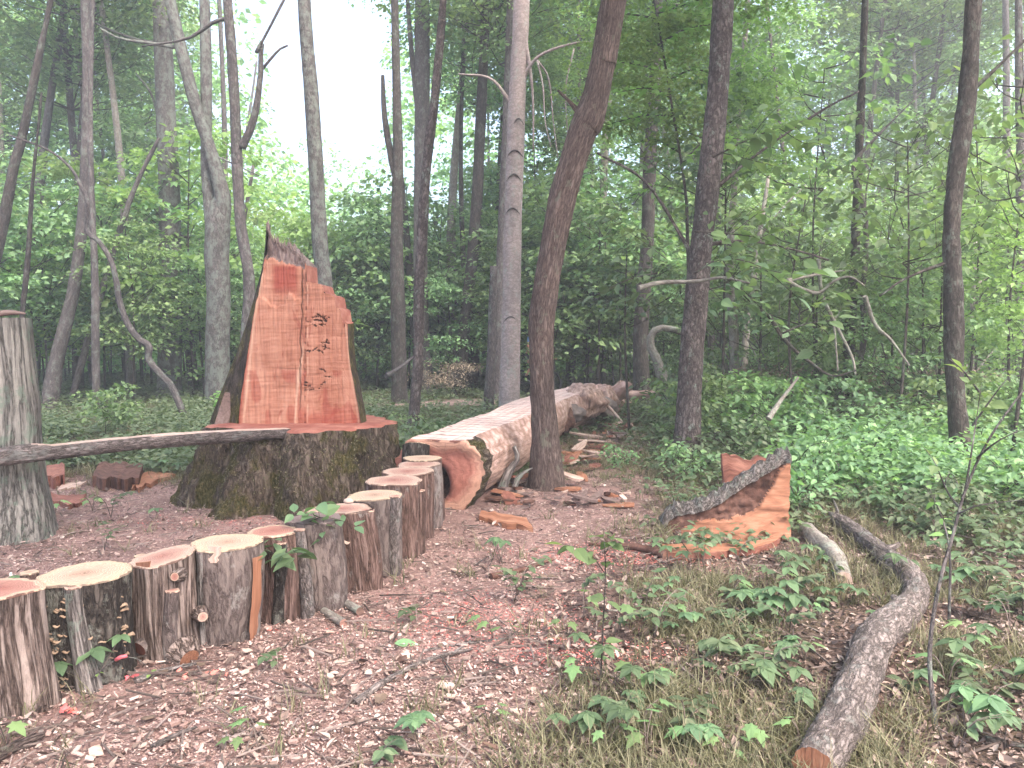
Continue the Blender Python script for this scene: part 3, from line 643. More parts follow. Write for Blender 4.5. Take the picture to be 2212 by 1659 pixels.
# ------------------------------------------------------------------ the big red stump
SX, SY = -1.95, 7.85
def big_stump():
    t = thing('tree_stump', (SX, SY, float(gz(SX, SY))), 'huge mossy tree stump with a tall sawn red slab of heartwood still standing on it', 'tree stump')
    ZT = .745
    # lower stump: flared and mossy
    nz, na = 60, 200; th = np.linspace(0, 2 * math.pi, na, endpoint=False); zz = np.linspace(-.1, 1, nz)
    TH, T = np.meshgrid(th, zz)
    lobe = (.26 * np.exp(-((TH - 3.3) / .45) ** 2) + .34 * np.exp(-((TH - 4.2) / .22) ** 2) + .2 * np.exp(-((TH - 4.85) / .3) ** 2)
            + .3 * np.exp(-((TH - 5.85) / .26) ** 2) + .2 * np.exp(-((TH - .7) / .3) ** 2) + .25 * np.exp(-((TH - 1.9) / .4) ** 2))
    top = .78 + .17 * np.exp(-((TH - 3.3) / .55) ** 2) + .035 * np.cos(TH * 5 + 1) + .03 * np.cos(TH * 9 + .5) - .05 * np.exp(-((TH - 4.55) / .10) ** 2)
    rr = top + (lobe + .10) * (1 - np.clip(T, 0, 1)) ** 1.15
    q = P3(np.cos(TH) * rr * 5, np.sin(TH) * rr * 5, T * 1.6)
    rr = rr - .09 * np.abs(fbm(q, 3, 4)) + .05 * fbm(q * 2.6, 8, 2) + .02 * fbm(q * 7, 9, 2)
    rr = rr - .07 * np.exp(-((TH - 5.55 - .03 * np.sin(T * 6)) / .05) ** 2) - .07 * np.exp(-((TH - 4.52) / .06) ** 2) * (1 - T * .5)
    Z = T * ZT + .028 * fbm(P3(np.cos(TH) * 4, np.sin(TH) * 4, 0 * TH), 5, 3) * (T > .98)
    V = P3(SX + np.cos(TH) * rr, SY + np.sin(TH) * rr, Z)
    g = G(); g.add(V.reshape(-1, 3), grid_faces(nz, na, True), P3(np.cos(TH) * rr, np.sin(TH) * rr, Z).reshape(-1, 3)); g.build('mossy_base', B_STUMP, t)
    # red plateau
    rim = V[-1]; g = G(); rings = [rim]; cen = np.array([SX, SY, ZT + .02])
    for k in (.97, .9, .8, .65, .45, .25, .05):
        r_ = cen + (rim - cen) * k; r_[:, 2] = ZT + (.018 if k < .95 else .006) + .012 * fbm(r_ * 7, 4, 3); rings.append(r_)
    W = np.array(rings); g.add(W.reshape(-1, 3), grid_faces(len(rings), na, True)[:, ::-1]); g.build('cut_plateau', S_TOP, t)
    # moss tufts
    rng = np.random.default_rng(4); n = 9000; ii = rng.integers(4, nz - 2, n); jj = rng.integers(0, na, n); p = V[ii, jj]
    keep = (fbm(p * 4, 61, 3) > -.12) & (TH[ii, jj] > 2.6) & (TH[ii, jj] < 6.2); p = p[keep]; nn = p - np.array([SX, SY, 0]); nn[:, 2] = .2
    p = p + rng.normal(0, .012, p.shape); ax = rng.normal(0, 1, p.shape); nn = nn / np.linalg.norm(nn, axis=1)[:, None]
    g = G(); v, f = scatter(LEAF_V, LEAF_F, p, nn + rng.normal(0, .5, p.shape), ax, rng.uniform(.008, .022, len(p))); g.add(v, f, smooth=False)
    mo = g.build('moss', MOSS, t); mo['kind'] = 'stuff'
    # standing slab
    YF = 7.62
    def Xp(u, v): return pix(u, v, YF)
    lv = [(905, 514), (850, 520), (780, 532), (700, 546), (640, 557), (580, 568), (520, 575), (470, 577)]
    rv = [(912, 779), (890, 776), (850, 768), (800, 758), (760, 753), (700, 751), (640, 749), (470, 747)]
    lz = [(Xp(u, v)[2], Xp(u, v)[0]) for v, u in lv]; rz = [(Xp(u, v)[2], Xp(u, v)[0]) for v, u in rv]
    Lx = lambda z: np.interp(z, [a for a, b in lz], [b for a, b in lz]); Rx = lambda z: np.interp(z, [a for a, b in rz], [b for a, b in rz])
    prof = [(0, 500), (.012, 476), (.03, 500), (.05, 520), (.08, 515), (.15, 527), (.22, 533), (.28, 524), (.31, 540), (.37, 541), (.46, 560), (.515, 571), (.53, 608), (.60, 610), (.70, 614), (.735, 618), (.745, 633), (.82, 636), (.87, 641), (.885, 664), (.93, 668), (.94, 690), (.955, 700), (.965, 712), (.98, 694), (1, 700)]
    zt = lambda s: np.interp(s, [a for a, b in prof], [Xp(640, b)[2] for a, b in prof])
    Z0 = ZT - .01; ns, nt_ = 150, 210; s = np.linspace(0, 1, ns); tt = np.linspace(0, 1, nt_)[:, None]
    ZZ = Z0 + tt * (zt(s) - Z0); XX = Lx(ZZ) + (Rx(ZZ) - Lx(ZZ)) * s
    YY = YF + .006 * fbm(P3(XX * 3, 0 * XX, ZZ * 22), 2, 3) + .012 * fbm(P3(XX * 2, 0 * XX, ZZ * 1.5), 6, 2) + .02 * np.sin(ZZ * 2.2)
    # step left by a second cut near the top, and the frayed grey crest
    uu = CU + XX / YF * F; vv = CV - (ZZ - Xp(640, CV)[2]) * F / YF
    led = np.interp(uu, [545, 575, 600, 618, 626, 640, 655, 668], [640, 648, 668, 655, 630, 645, 650, 560]) + 5 * fbm(P3(uu * .15, 0 * uu, 0 * uu), 3, 2)
    up = smooth(3, -3, vv - led) * (uu < 668); YY = YY + .028 * up
    fray = smooth(4, -4, vv - np.interp(uu, [570, 600, 640, 660, 670], [557, 562, 574, 580, 480]) - 5 * fbm(P3(uu * .2, 0 * uu, 0 * uu), 8, 2)) * (uu < 668)
    YY = YY + fray * (.05 + .04 * fbm(P3(XX * 30, 0 * XX, ZZ * 8), 5, 3))
    crack = lambda cu, wd: np.exp(-((uu - cu) / wd) ** 2)
    dark = np.zeros_like(uu); cu1 = np.interp(vv, [560, 650, 740, 860, 910], [652, 655, 651, 645, 640])
    dark = np.maximum(dark, .8 * crack(cu1 + 3 * fbm(P3(0 * vv, 0 * vv, vv * .05), 3, 2), 1.3) * smooth(905, 860, vv) * smooth(565, 590, vv))
    cu2 = np.interp(vv, [600, 700, 800, 910], [664, 662, 657, 655]); dark = np.maximum(dark, .55 * crack(cu2, 1.2) * (vv > 600) * smooth(.35, .5, vn(P3(uu * 0, vv * 0, vv * .12), 3)))
    cream = 1.0 * crack(np.interp(vv, [760, 800, 840, 910], [655, 647, 640, 634]), 1.8 + 4.0 * np.exp(-((vv - 812) / 22) ** 2)) * smooth(715, 770, vv)
    cream = np.maximum(cream, .7 * crack(np.interp(vv, [600, 700, 800, 912], [668, 666, 664, 661]), 1.3) * smooth(.35, .6, vn(P3(uu * .1, vv * 0, vv * .09), 7)))
    cream = np.maximum(cream, .85 * np.exp(-((uu - np.interp(vv, [590, 700, 800, 905], [570, 551, 536, 522])) / 2.4) ** 2) * (vv > 585))
    cream = np.maximum(cream, .6 * np.exp(-((uu - np.interp(vv, [700, 800, 905], [748, 756, 772])) / 2) ** 2) * (vv > 700))
    red = up * smooth(585, 600, uu) * smooth(652, 636, uu) * smooth(568, 580, vv) * smooth(650, 615, vv)
    red = np.maximum(red, .7 * smooth(880, 905, vv + 14 * fbm(P3(uu * .06, 0 * uu, 0 * uu), 3, 2)) * (uu > 640)); red = np.maximum(red, .6 * smooth(.62, .7, vn(P3(uu * .04, vv * 0, vv * .02), 21)) * (vv > 800))
    red = np.maximum(red, .9 * np.exp(-((uu - (np.interp(vv, [590, 700, 800, 905], [566, 546, 529, 512]))) / 2.5) ** 2))
    holes = [(676, 686, 706, 683, 1.7), (682, 692, 706, 694, 2.4), (688, 679, 704, 690, 2.2), (673, 700, 684, 704, 1.6), (692, 702, 704, 701, 1.8), (664, 694, 672, 696, 1.2), (707, 733, 701, 754, 1.7), (696, 740, 712, 741, 1.4), (697, 748, 711, 752, 1.2),
             (676, 757, 684, 752, 2), (686, 757, 696, 760, 2), (664, 758, 670, 759, 2.2), (690, 797, 696, 799, 1.2), (698, 800, 702, 806, 1.4), (697, 813, 714, 815, 1.2), (657, 826, 661, 828, 2), (656, 833, 668, 835, 1.6), (657, 843, 670, 842, 1.4), (673, 838, 676, 842, 1.4), (690, 832, 700, 826, 1.2), (686, 842, 692, 834, 1.2), (712, 686, 707, 688, 1.4)]
    for a, b, c, d, wd in holes:
        L2 = (c - a) ** 2 + (d - b) ** 2; k = np.clip(((uu - a) * (c - a) + (vv - b) * (d - b)) / L2, 0, 1)
        dist = np.hypot(uu - a - k * (c - a), vv - b - k * (d - b)) + 2.6 * fbm(P3(uu * .45, 0 * uu, vv * .45), 4, 2)
        dark = np.maximum(dark, smooth(wd * .8 + .4, wd * .8 - .9, dist))
    YY = YY + .02 * dark + .006 * np.abs(fbm(P3(uu * .22, 0 * uu, vv * .012), 33, 3)) * 2 - .002 * np.mod(vv * .11 + .02 * uu + fbm(P3(uu * .02, 0 * uu, vv * .02), 5, 2), 1)
    V = P3(XX, YY, ZZ).reshape(-1, 3); fc = grid_faces(nt_, ns); g = G()
    fr = fray.reshape(-1)[fc].mean(1) > .5
    bc = V.copy()
    g.add(V, fc[~fr], bc, 0); g.f.append(fc[fr]); g.m.append(1); g.sm.append(True)
    o = g.build('sawn_face', [S_FACE, W_FRAY], t)
    a = o.data.attributes.new('mk', 'FLOAT_COLOR', 'POINT'); a.data.foreach_set('color', np.stack([dark, cream, red, np.ones_like(red)], -1).ravel().astype(np.float32))
    # bark back of the slab
    na2 = 60; ph = np.linspace(0, math.pi, na2); sb = (1 - np.cos(ph)) / 2; tb = np.linspace(0, 1, 80)[:, None]
    z2 = Z0 + tb * (zt(np.clip(sb, 0.001, 1)) - Z0); L2 = Lx(z2); R2 = Rx(z2); k = np.clip((z2 - Z0) / (2.5 - Z0), 0, 1)
    ext = (.44 * (1 - k) ** 1.7 + .085) * np.exp(-sb * 5) * np.sin(np.clip(ph * 3.2, 0, math.pi / 2)); extr = .05 * np.exp(-(1 - sb) * 6) * np.sin(np.clip((math.pi - ph) * 4, 0, math.pi / 2))
    x2 = L2 + (R2 - L2) * sb - ext + extr; y2 = YF + .01 + (.62 - .22 * k) * np.sin(ph) ** .8
    nn = fbm(P3(ph * 7 + 0 * z2, 0 * z2, z2 * 2.0), 9, 4); x2 = x2 - .022 * np.abs(nn) * np.sin(ph * 1) * 2 * (sb < .5); y2 = y2 + .03 * nn * np.sin(ph)
    g = G(); V2 = P3(x2, y2, z2); g.add(V2.reshape(-1, 3), grid_faces(80, na2)[:, ::-1], P3(x2, y2, z2).reshape(-1, 3)); g.build('slab_bark', B_MOSSY, t)
    ftx = np.interp(sb, s, XX[-1]); fty = np.interp(sb, s, YY[-1]); ftz = np.interp(sb, s, ZZ[-1])
    T0 = P3(ftx, fty, ftz); T1 = V2[-1]; g = G()
    mid = [(T0 * (1 - q) + T1 * q) + P3(0 * ph, 0 * ph, (rng.uniform(-.05, .04, na2) * (sb < .5) if 0 < q < 1 else 0 * ph)) for q in (0, .2, .4, .6, .8, 1)]
    fm_ = grid_faces(6, na2); rgt = sb[fm_[:, 0] % na2] > .5; g.add(np.array(mid).reshape(-1, 3), fm_[~rgt], None, 0); g.f.append(fm_[rgt]); g.m.append(1); g.sm.append(True); g.build('broken_crest', [W_FRAY, S_TOP], t)
    # splinters on the crest
    g = G()
    for i in range(70):
        si = rng.uniform(.02, .5); b = np.array([np.interp(si, s, XX[-1]), YF + rng.uniform(.01, .1), zt(si) - .03]); l = rng.uniform(.03, .09)
        g.add(*tube([b, b + [rng.normal(0, .008), 0, l * .5], b + [rng.normal(0, .012), rng.normal(0, .01), l]], [.007, .005, .001], 4))
    g.build('splinter', W_FRAY, t)['kind'] = 'stuff'
MOSS = leafmat('moss_tufts', (.05, .045, .018), (.085, .08, .03), (.16, .12, .065), .15, (1, 1, .8), 1.2)
big_stump()

def slab(name, label, cat, pts, thick, mat, up=(0, 0, 1), group=None, rough=.006, sub=14, edge=None, back=None):
    """irregular plank: polygon strip between two polylines pts=(list a, list b), thick along up"""
    a = catmull(pts[0], sub); b = catmull(pts[1], sub); up = np.array(up, float); up /= np.linalg.norm(up); nc = 7
    wv_ = b - a; jt = (.04 if 'plank' in name or 'board' in name else .22); ii_ = np.arange(sub) * .55; sj = sum(map(ord, label or name))
    a = a + wv_ * (jt * fbm(P3(ii_, 0 * ii_ + sj, 0 * ii_), 3, 3))[:, None]; b = b + wv_ * (jt * fbm(P3(ii_, 0 * ii_ + sj + 5, 0 * ii_), 6, 3))[:, None]
    rows = np.array([a * (1 - k) + b * k for k in np.linspace(0, 1, nc)]).transpose(1, 0, 2); sd_ = sum(map(ord, name + (label or ''))) % 50
    top = rows + up * (thick * (1 + 0 * rows[..., :1])) + up * (rough * fbm(rows * 14, sd_, 3))[..., None]; bot = rows + up * (rough * fbm(rows * 12, sd_ + 3, 3))[..., None]
    g = G(); L = np.linspace(0, 1, sub)[:, None] * np.linalg.norm(a[-1] - a[0]); W_ = np.linspace(0, 1, nc)[None] * np.linalg.norm(b[0] - a[0])
    bc = P3(L + 0 * W_, W_ + 0 * L, 0 * (L + W_) + sd_).reshape(-1, 3)
    f = grid_faces(sub, nc); g.add(top.reshape(-1, 3), f, bc, 0); g.add(bot.reshape(-1, 3), f[:, ::-1], bc, 1)
    per = [(i, 0) for i in range(sub)] + [(sub - 1, j) for j in range(1, nc)] + [(i, nc - 1) for i in range(sub - 2, -1, -1)] + [(0, j) for j in range(nc - 2, 0, -1)]
    A = np.array([top[i, j] for i, j in per]); B_ = np.array([bot[i, j] for i, j in per]); n = len(per)
    g.add(np.vstack([A, B_]), np.array([[i, i + n, (i + 1) % n + n, (i + 1) % n] for i in range(n)]), None, 1, smooth=False)
    c = rows.reshape(-1, 3).mean(0)
    o = g.build(name, [mat, back or mat], None, loc=c); return tag(o, label, cat, group) if label else o

# board leaning on the left flank of the stump
def lean_board():
    p0 = gnd(408, 1092); p0 = np.array([p0[0], 7.45, float(gz(p0[0], 7.45)) - .03]); p1 = pix(485, 848, 7.72)
    slab('board', 'dark weathered board leaning against the left flank of the red stump', 'board', ([p0, p1], [p0 + [.12, .03, 0], p1 + [.11, .03, -.01]]), .03, W_BOARD, (.25, 1, .1), rough=.004)
lean_board()

# half log lying from the grey stump to the big stump
def half_log():
    a = pix(-90, 1000, 5.75); b = pix(622, 930, 7.22); a[2] += 0; n = 60; k = np.linspace(0, 1, n)[:, None]
    c = a * (1 - k) + b * k; c[:, 2] += .035 * np.sin(k[:, 0] * 3.1) + .004
    rad = np.interp(k[:, 0], [0, .45, .75, 1], [.068, .08, .082, .07])
    t = thing('split_log', c[0], 'long split log with a fresh pale top bridging onto the red stump', 'log')
    V, f, bc = tube(c, rad, 24, .008, sc=14, seed=5, cap=True); top = c[:, 2] + rad * .35
    V = V.copy(); m = n * 24; ring = V[:m].reshape(n, 24, 3)
    cut = np.interp(k[:, 0], [0, .16, .24, 1], [2, 1.2, .5, .2]) * rad + c[:, 2]
    ring[..., 2] = np.minimum(ring[..., 2], cut[:, None] + .004 * fbm(ring * 9, 4, 2)); V[:m] = ring.reshape(-1, 3)
    flat = (ring[..., 2] > cut[:, None] - .007).reshape(-1); fc = f[0]; ft = flat[fc].all(1)
    g = G(); g.add(V, [fc[~ft]] + f[1:], bc); g.build('bark', B_BRANCH, t)
    g = G(); g.add(V, fc[ft], bc[:, [0, 1, 2]]); g.build('sawn_top', W_SPLIT, t)
half_log()

def grey_stump():
    b = gnd(-6, 1165); x, y = b[0] - .02, b[1] + .12; z0 = float(gz(x, y)); H = pix(0, 690, y)[2] - z0
    t = thing('tree_stump', (x, y, z0), 'weathered grey stump cut off by the left edge of the photo', 'tree stump')
    n = 70; k = np.linspace(0, 1, n); path = P3(x + .03 * np.sin(k * 3), y + 0 * k, z0 - .1 + k * (H + .1)); rad = .255 + .17 * (1 - k) ** 3.2
    V, f, bc = tube(path, rad, 64, .022, sc=9, st=.14, seed=11, cap=False, lobes=.05); g = G(); g.add(V, f, bc); g.build('trunk', B_OLDG, t)
    rim = V[-64:]; c = rim.mean(0); g = G(); W = np.array([c + (rim - c) * q + [0, 0, .012 * (1 - q)] for q in (1, .8, .5, .05)]); g.add(W.reshape(-1, 3), grid_faces(4, 64, True), np.array([P3(np.cos(np.arange(64) * .098) * q, np.sin(np.arange(64) * .098) * q, np.zeros(64)) for q in (1, .8, .5, .05)]).reshape(-1, 3)); g.build('cut_top', W_REDCHUNK, t)
    p0, p1 = c + [.03, -.1, .03], c + [.27, -.05, .045]
    g = G(); g.add(*tube(catmull([p0, (p0 + p1) / 2 + [0, 0, .015], p1], 8), [.02, .025, .026, .025, .022, .018, .012, .006], 8, .004)); tag(g.build('wood_piece', W_BOARD, None, loc=p0), 'curled bit of bark lying on top of the grey stump', 'bark piece')
grey_stump()

# ------------------------------------------------------------------ palisade of upright log posts
def post(label, u, vt, ub, wd, d, bm, cm, h=None, lean=(0, 0), lob=.05, seed=1, sq=1.0, tilt=(0, 0), flare=.0, amp=.008, name='log_post', group=None, cat='post', nseg=56, st=.12, sc=14):
    top = pix(u, vt, d); r = wd * d / F / 2; x, y, zt = top; z0 = float(gz(x, y)); xb = pix(ub, vt, d)[0]
    t = thing(name, (xb, y, z0), label, cat, group); n = max(10, int(zt / .016)); k = np.linspace(0, 1, n)
    path = P3(xb + (x - xb) * k + .008 * np.sin(k * 5 + seed), y + lean[1] * k, z0 - .06 + k * (zt - z0 + .06)); rad = r * (1 + flare * (1 - k) ** 2.2)
    path[-1] = path[-2] + [0, 0, .006]
    V, f, bc = tube(path, rad, nseg, 0, seed=seed, cap=False); V = V.reshape(n, nseg, 3); B = bc.reshape(n, nseg, 3).copy(); B[..., 0] -= seed * 3.7
    th = np.arctan2(B[..., 1], B[..., 0]); shape = 1 + lob * (np.cos(2 * th + seed) * .6 + np.cos(3 * th + seed * 2) * .8 + np.cos(5 * th + seed * 3) * .4)
    q = P3(np.cos(th) * r * sc, np.sin(th) * r * sc, B[..., 2] * sc * st)
    shape = shape + (amp * (.6 - 2 * np.abs(fbm(q, seed, 4))) + amp * .5 * fbm(q * P3(3, 3, 2.), seed + 5, 2)) / r + .02 * fbm(P3(np.cos(th), np.sin(th), B[..., 2] * 3), seed + 9, 2)
    c = path[:, None]; V = c + (V - c) * shape[..., None]; V[..., 1] = c[..., 1] + (V[..., 1] - c[..., 1]) * sq
    kk = k[:, None] ** 6; V[..., 2] += ((V[..., 0] - c[..., 0]) * tilt[0] + (V[..., 1] - c[..., 1]) * tilt[1]) * kk
    B2 = P3(np.cos(th) * r + seed * 3.7, np.sin(th) * r, B[..., 2])
    g = G(); g.add(V.reshape(-1, 3), f, B2.reshape(-1, 3)); g.build('bark', bm, t)
    rim = V[-1]; cc = rim.mean(0); rings, bcs = [], []
    for s_ in (1.012, .99, .94, .8, .6, .4, .2, .02):
        rg = cc + (rim - cc) * s_; rg[:, 2] += (.004 if s_ < 1.01 else -.003) + .0025 * fbm(rg * 40, seed, 2) * (s_ < .95)
        rings.append(rg); bcs.append(P3(np.cos(th[-1]) * s_, np.sin(th[-1]) * s_, np.zeros(nseg)))
    g = G(); g.add(np.array(rings).reshape(-1, 3), grid_faces(len(rings), nseg, True), np.array(bcs).reshape(-1, 3)); g.build('cut_top', cm, t)
    return t, V, r
GP = 'palisade of upright log posts'
P = {}
P[1] = post('shaggy striped post with a red cut top cut by the left photo edge', 5, 1266, 15, 160, 3.40, B_POST_A, C_PINK, seed=1, lob=.10, flare=.12, amp=.012, group=GP)
P[2] = post('widest cream topped post with blackish sides covered in small shelf fungi', 180, 1234, 184, 192, 3.72, B_POST_D, C_CREAM, seed=2, lob=.03, flare=-.02, tilt=(.03, 0), amp=.012, group=GP)
P[3] = post('silvery streaked post with a pink tilted top and sawn knots', 346, 1198, 362, 142, 4.02, B_POST_A, C_ROSE, seed=3, lob=.08, tilt=(.15, .05), flare=.06, amp=.012, group=GP)
P[4] = post('cream topped post with dark patchy bark and an orange torn strip', 488, 1167, 490, 150, 4.22, B_POST_B, C_CREAM, seed=4, lob=.04, flare=-.12, group=GP)
P[5] = post('small pink topped post behind the drooping big leaves', 590, 1143, 596, 108, 4.52, B_POST_C, C_PINK, seed=5, lob=.04, group=GP)
P[6] = post('post with a weathered grey top and fluted grey bark', 684, 1116, 692, 112, 4.72, B_POST_B, C_GREYTOP, seed=6, lob=.08, amp=.01, group=GP)
P[7] = post('double lobed post with a pink heart and a torn stub on its side', 738, 1095, 760, 138, 5.1, B_POST_C, C_ROSE, seed=12, lob=.12, flare=-.08, group=GP, sq=.8)
P[8] = post('round cream topped post with a dark centre, right of the double lobed post', 808, 1066, 812, 118, 5.5, B_POST_B, C_CREAM, seed=8, lob=.025, flare=-.08, tilt=(.04, 0), group=GP)
P[9] = post('broad pink topped post with a lobed outline behind the round cream one', 850, 1034, 858, 126, 6.0, B_POST_C, C_ROSE, seed=9, lob=.08, amp=.01, group=GP)
P[10] = post('pink topped brown post fifth from the far end of the palisade', 880, 1015, 884, 112, 6.4, B_POST_C, C_ROSE, seed=10, lob=.05, group=GP)
P[11] = post('pale pink topped post fourth from the far end of the palisade', 904, 1000, 908, 92, 6.75, B_POST_B, C_ROSE, seed=11, lob=.05, group=GP)
P[12] = post('pale topped post touching the cut end of the fallen log', 914, 987, 918, 82, 7.0, B_POST_C, C_CREAM, seed=13, lob=.04, group=GP)
P[13] = post('round white topped post at the far end beside the fallen log', 899, 962, 899, 60, 7.45, B_POST_D, C_CREAM, seed=14, lob=.02, tilt=(0, -.45), group=GP)
GS = 'thin stakes wedged between the palisade posts'
stk = [('flared stake in front of the fungus covered post', 158, 1262, 185, 36, 3.53, B_OLD, .55), ('short round stake in front of the silvery post', 370, 1270, 366, 30, 3.86, B_POST_B, .1),
       ('tall grey stake between the silvery post and the dark patchy post', 432, 1188, 440, 22, 4.06, B_OLD, .1), ('dark stake with pale lichen below the drooping leaves', 603, 1168, 600, 30, 4.42, B_POST_D, .15),
       ('reddish split stake left of the grey topped post', 628, 1150, 628, 22, 4.55, B_POST_C, .1), ('crooked scaly stake against the grey topped post', 650, 1140, 662, 24, 4.5, B_BRANCH, .3),
       ('slim brown stake right of the grey topped post', 731, 1120, 735, 16, 4.85, B_POST_C, .1), ('stout brown stake under the double lobed post', 790, 1098, 786, 36, 5.05, B_POST_C, .1),
       ('greenish grey stake right of the round cream topped post', 852, 1068, 850, 28, 5.4, B_BRANCH, .1), ('short stake with a red cut end near the fallen log', 905, 1056, 908, 24, 5.95, B_POST_C, .15),
       ('mossy stake near the far end of the palisade', 925, 1012, 926, 22, 6.5, B_BRANCH, .1), ('narrow brown stake between two far posts', 893, 1030, 895, 22, 6.15, B_POST_C, .1), ('last narrow stake before the cut log end', 940, 1000, 941, 20, 6.8, B_POST_B, .1)]
for i, (lb, u, v, ub, wd, d, bm, fl) in enumerate(stk):
    post(lb, u, v, ub, wd, d, bm, C_ROSE if i not in (2, 4) else C_GREYTOP, seed=20 + i, lob=.05, flare=fl, amp=.004, name='stake', group=GS, cat='stake', nseg=20, sc=30)
for i, (lb, u, v, wd, d) in enumerate([('tiny round cut stake behind the double lobed post', 764, 1066, 24, 5.75), ('tiny pink cut stake behind the round cream topped post', 815, 1040, 26, 6.0), ('small flat topped stake at the upper left of the second post', 62, 1232, 36, 4.1), ('small pale topped stake behind the gap by the silvery post', 306, 1196, 26, 4.35)]):
    post(lb, u, v, u, wd, d, B_POST_C, C_CREAM, seed=40 + i, name='stake', group=GS, cat='stake', nseg=16, amp=.003)
# details on the posts
def knob(parent, u, v, d, r, mat, cap, depth=.03, name='sawn_knot', dirv=(0, -1, .1)):
    c = pix(u, v, d); dv = np.array(dirv, float); dv /= np.linalg.norm(dv); g = G()
    V, f, bc = tube([c + dv * -.05, c + dv * -.01, c + dv * depth * .45, c + dv * depth * .5], [r * 1.7, r * 1.3, r * 1.05, r * .9], 16, .005, seed=int(u), cap=False); g.add(V, f, bc)
    rim = V[-16:]; g.add(np.vstack([rim, rim.mean(0)]), np.array([[i, (i + 1) % 16, 16] for i in range(16)]), np.vstack([P3(np.cos(np.arange(16) * .3927), np.sin(np.arange(16) * .3927), np.zeros(16)), [0, 0, 0]]), 1)
    return g.build(name, [mat, cap], parent)
knob(P[3][0], 380, 1245, 3.86, .022, B_POST_A, C_PINK); knob(P[3][0], 436, 1330, 3.95, .025, B_POST_A, C_ROSE, .05, dirv=(.6, -1, .1)); knob(P[3][0], 405, 1418, 3.86, .05, B_POST_A, W_ORANGE, .04, dirv=(.7, -.6, -.35))
knob(P[7][0], 750, 1170, 4.98, .025, B_POST_C, W_SPLIT, .05, name='torn_stub', dirv=(.2, -1, .3)); knob(P[4][0], 410, 1325, 4.1, .016, B_POST_B, W_ORANGE, .02)
knob(P[9][0], 764, 1240, 5.0, .03, B_POST_C, C_PINK, .0)
def strip(parent, pts, mat, name='torn_strip'):
    o = slab(name, None, None, pts, .01, mat, (0, -1, 0), rough=.004); o.location = np.array(o.location) - np.array(parent['_o']); o.parent = parent
strip(P[4][0], ([pix(548, 1205, 4.13), pix(545, 1300, 4.12), pix(540, 1385, 4.10)], [pix(566, 1200, 4.2), pix(562, 1300, 4.2), pix(553, 1375, 4.2)]), W_ORANGE)
strip(P[4][0], ([pix(450, 1180, 4.04), pix(455, 1215, 4.03)], [pix(478, 1180, 4.03), pix(470, 1215, 4.03)]), W_SPLIT)
strip(P[3][0], ([pix(296, 1215, 3.92), pix(312, 1300, 3.9), pix(325, 1385, 3.87)], [pix(322, 1212, 3.86), pix(335, 1300, 3.86), pix(340, 1370, 3.86)]), W_ORANGE)
def fungi():
    rng = np.random.default_rng(9); root, V, r = P[2]; n = V.shape[0]
    cols = [(112, .7), (122, .5), (130, .8), (150, .5), (222, .35), (232, .35), (104, .5), (146, .7)]
    fm = plank_mat('shelf_fungus', (.12, .075, .05), (.26, .18, .125), (.4, .31, .24), (30, 30, 30), .003)
    for i in range(84):
        cu, wt = cols[rng.integers(0, len(cols))] if i < 66 else (rng.uniform(100, 260), 1); u = cu + rng.normal(0, 5); v = rng.uniform(1290, 1480) if i < 66 else rng.uniform(1265, 1470)
        x = pix(u, v, 3.55)[0]; c = V[n // 2].mean(0); dx = np.clip((x - c[0]) / (r * .97), -.97, .97); y = c[1] - r * .97 * math.sqrt(1 - dx * dx); z = pix(u, v, y)[2]
        if z < .03: continue
        s_ = rng.uniform(.008, .021); a = np.linspace(0, math.pi, 9); g = G(); nd = np.array([dx, -math.sqrt(1 - dx * dx), 0]); td = np.array([nd[1] * -1, nd[0], 0])
        top = [np.array([x, y, z]) - nd * .01] + [np.array([x, y, z]) + td * math.cos(q) * s_ + nd * math.sin(q) * s_ * 1.3 + [0, 0, .004 * math.cos(q * 3)] for q in a]
        bot = [p + [0, 0, -.006] for p in top]; f = [[0, k, k + 1] for k in range(1, 9)]; m = len(top)
        g.add(np.array(top + bot), [np.array(f), np.array([[k[0] + m, k[2] + m, k[1] + m] for k in f]), np.array([[k, k + m, k + 1 + m, k + 1] for k in range(1, 9)])]); g.build('shelf_fungus', fm, root)
fungi()
g = G(); c = pix(753, 1083, 4.95)
th = np.linspace(0, 2 * math.pi, 12, endpoint=False); g.add(*tube([c + [0, 0, -.01], c + [0, 0, .0], c + [0, 0, .012], c + [0, 0, .02]], [.028, .034, .03, .012], 12, .003)); tag(g.build('stone', W_SPLIT, None, loc=c), 'small pale lump resting on the double lobed post', 'stone')

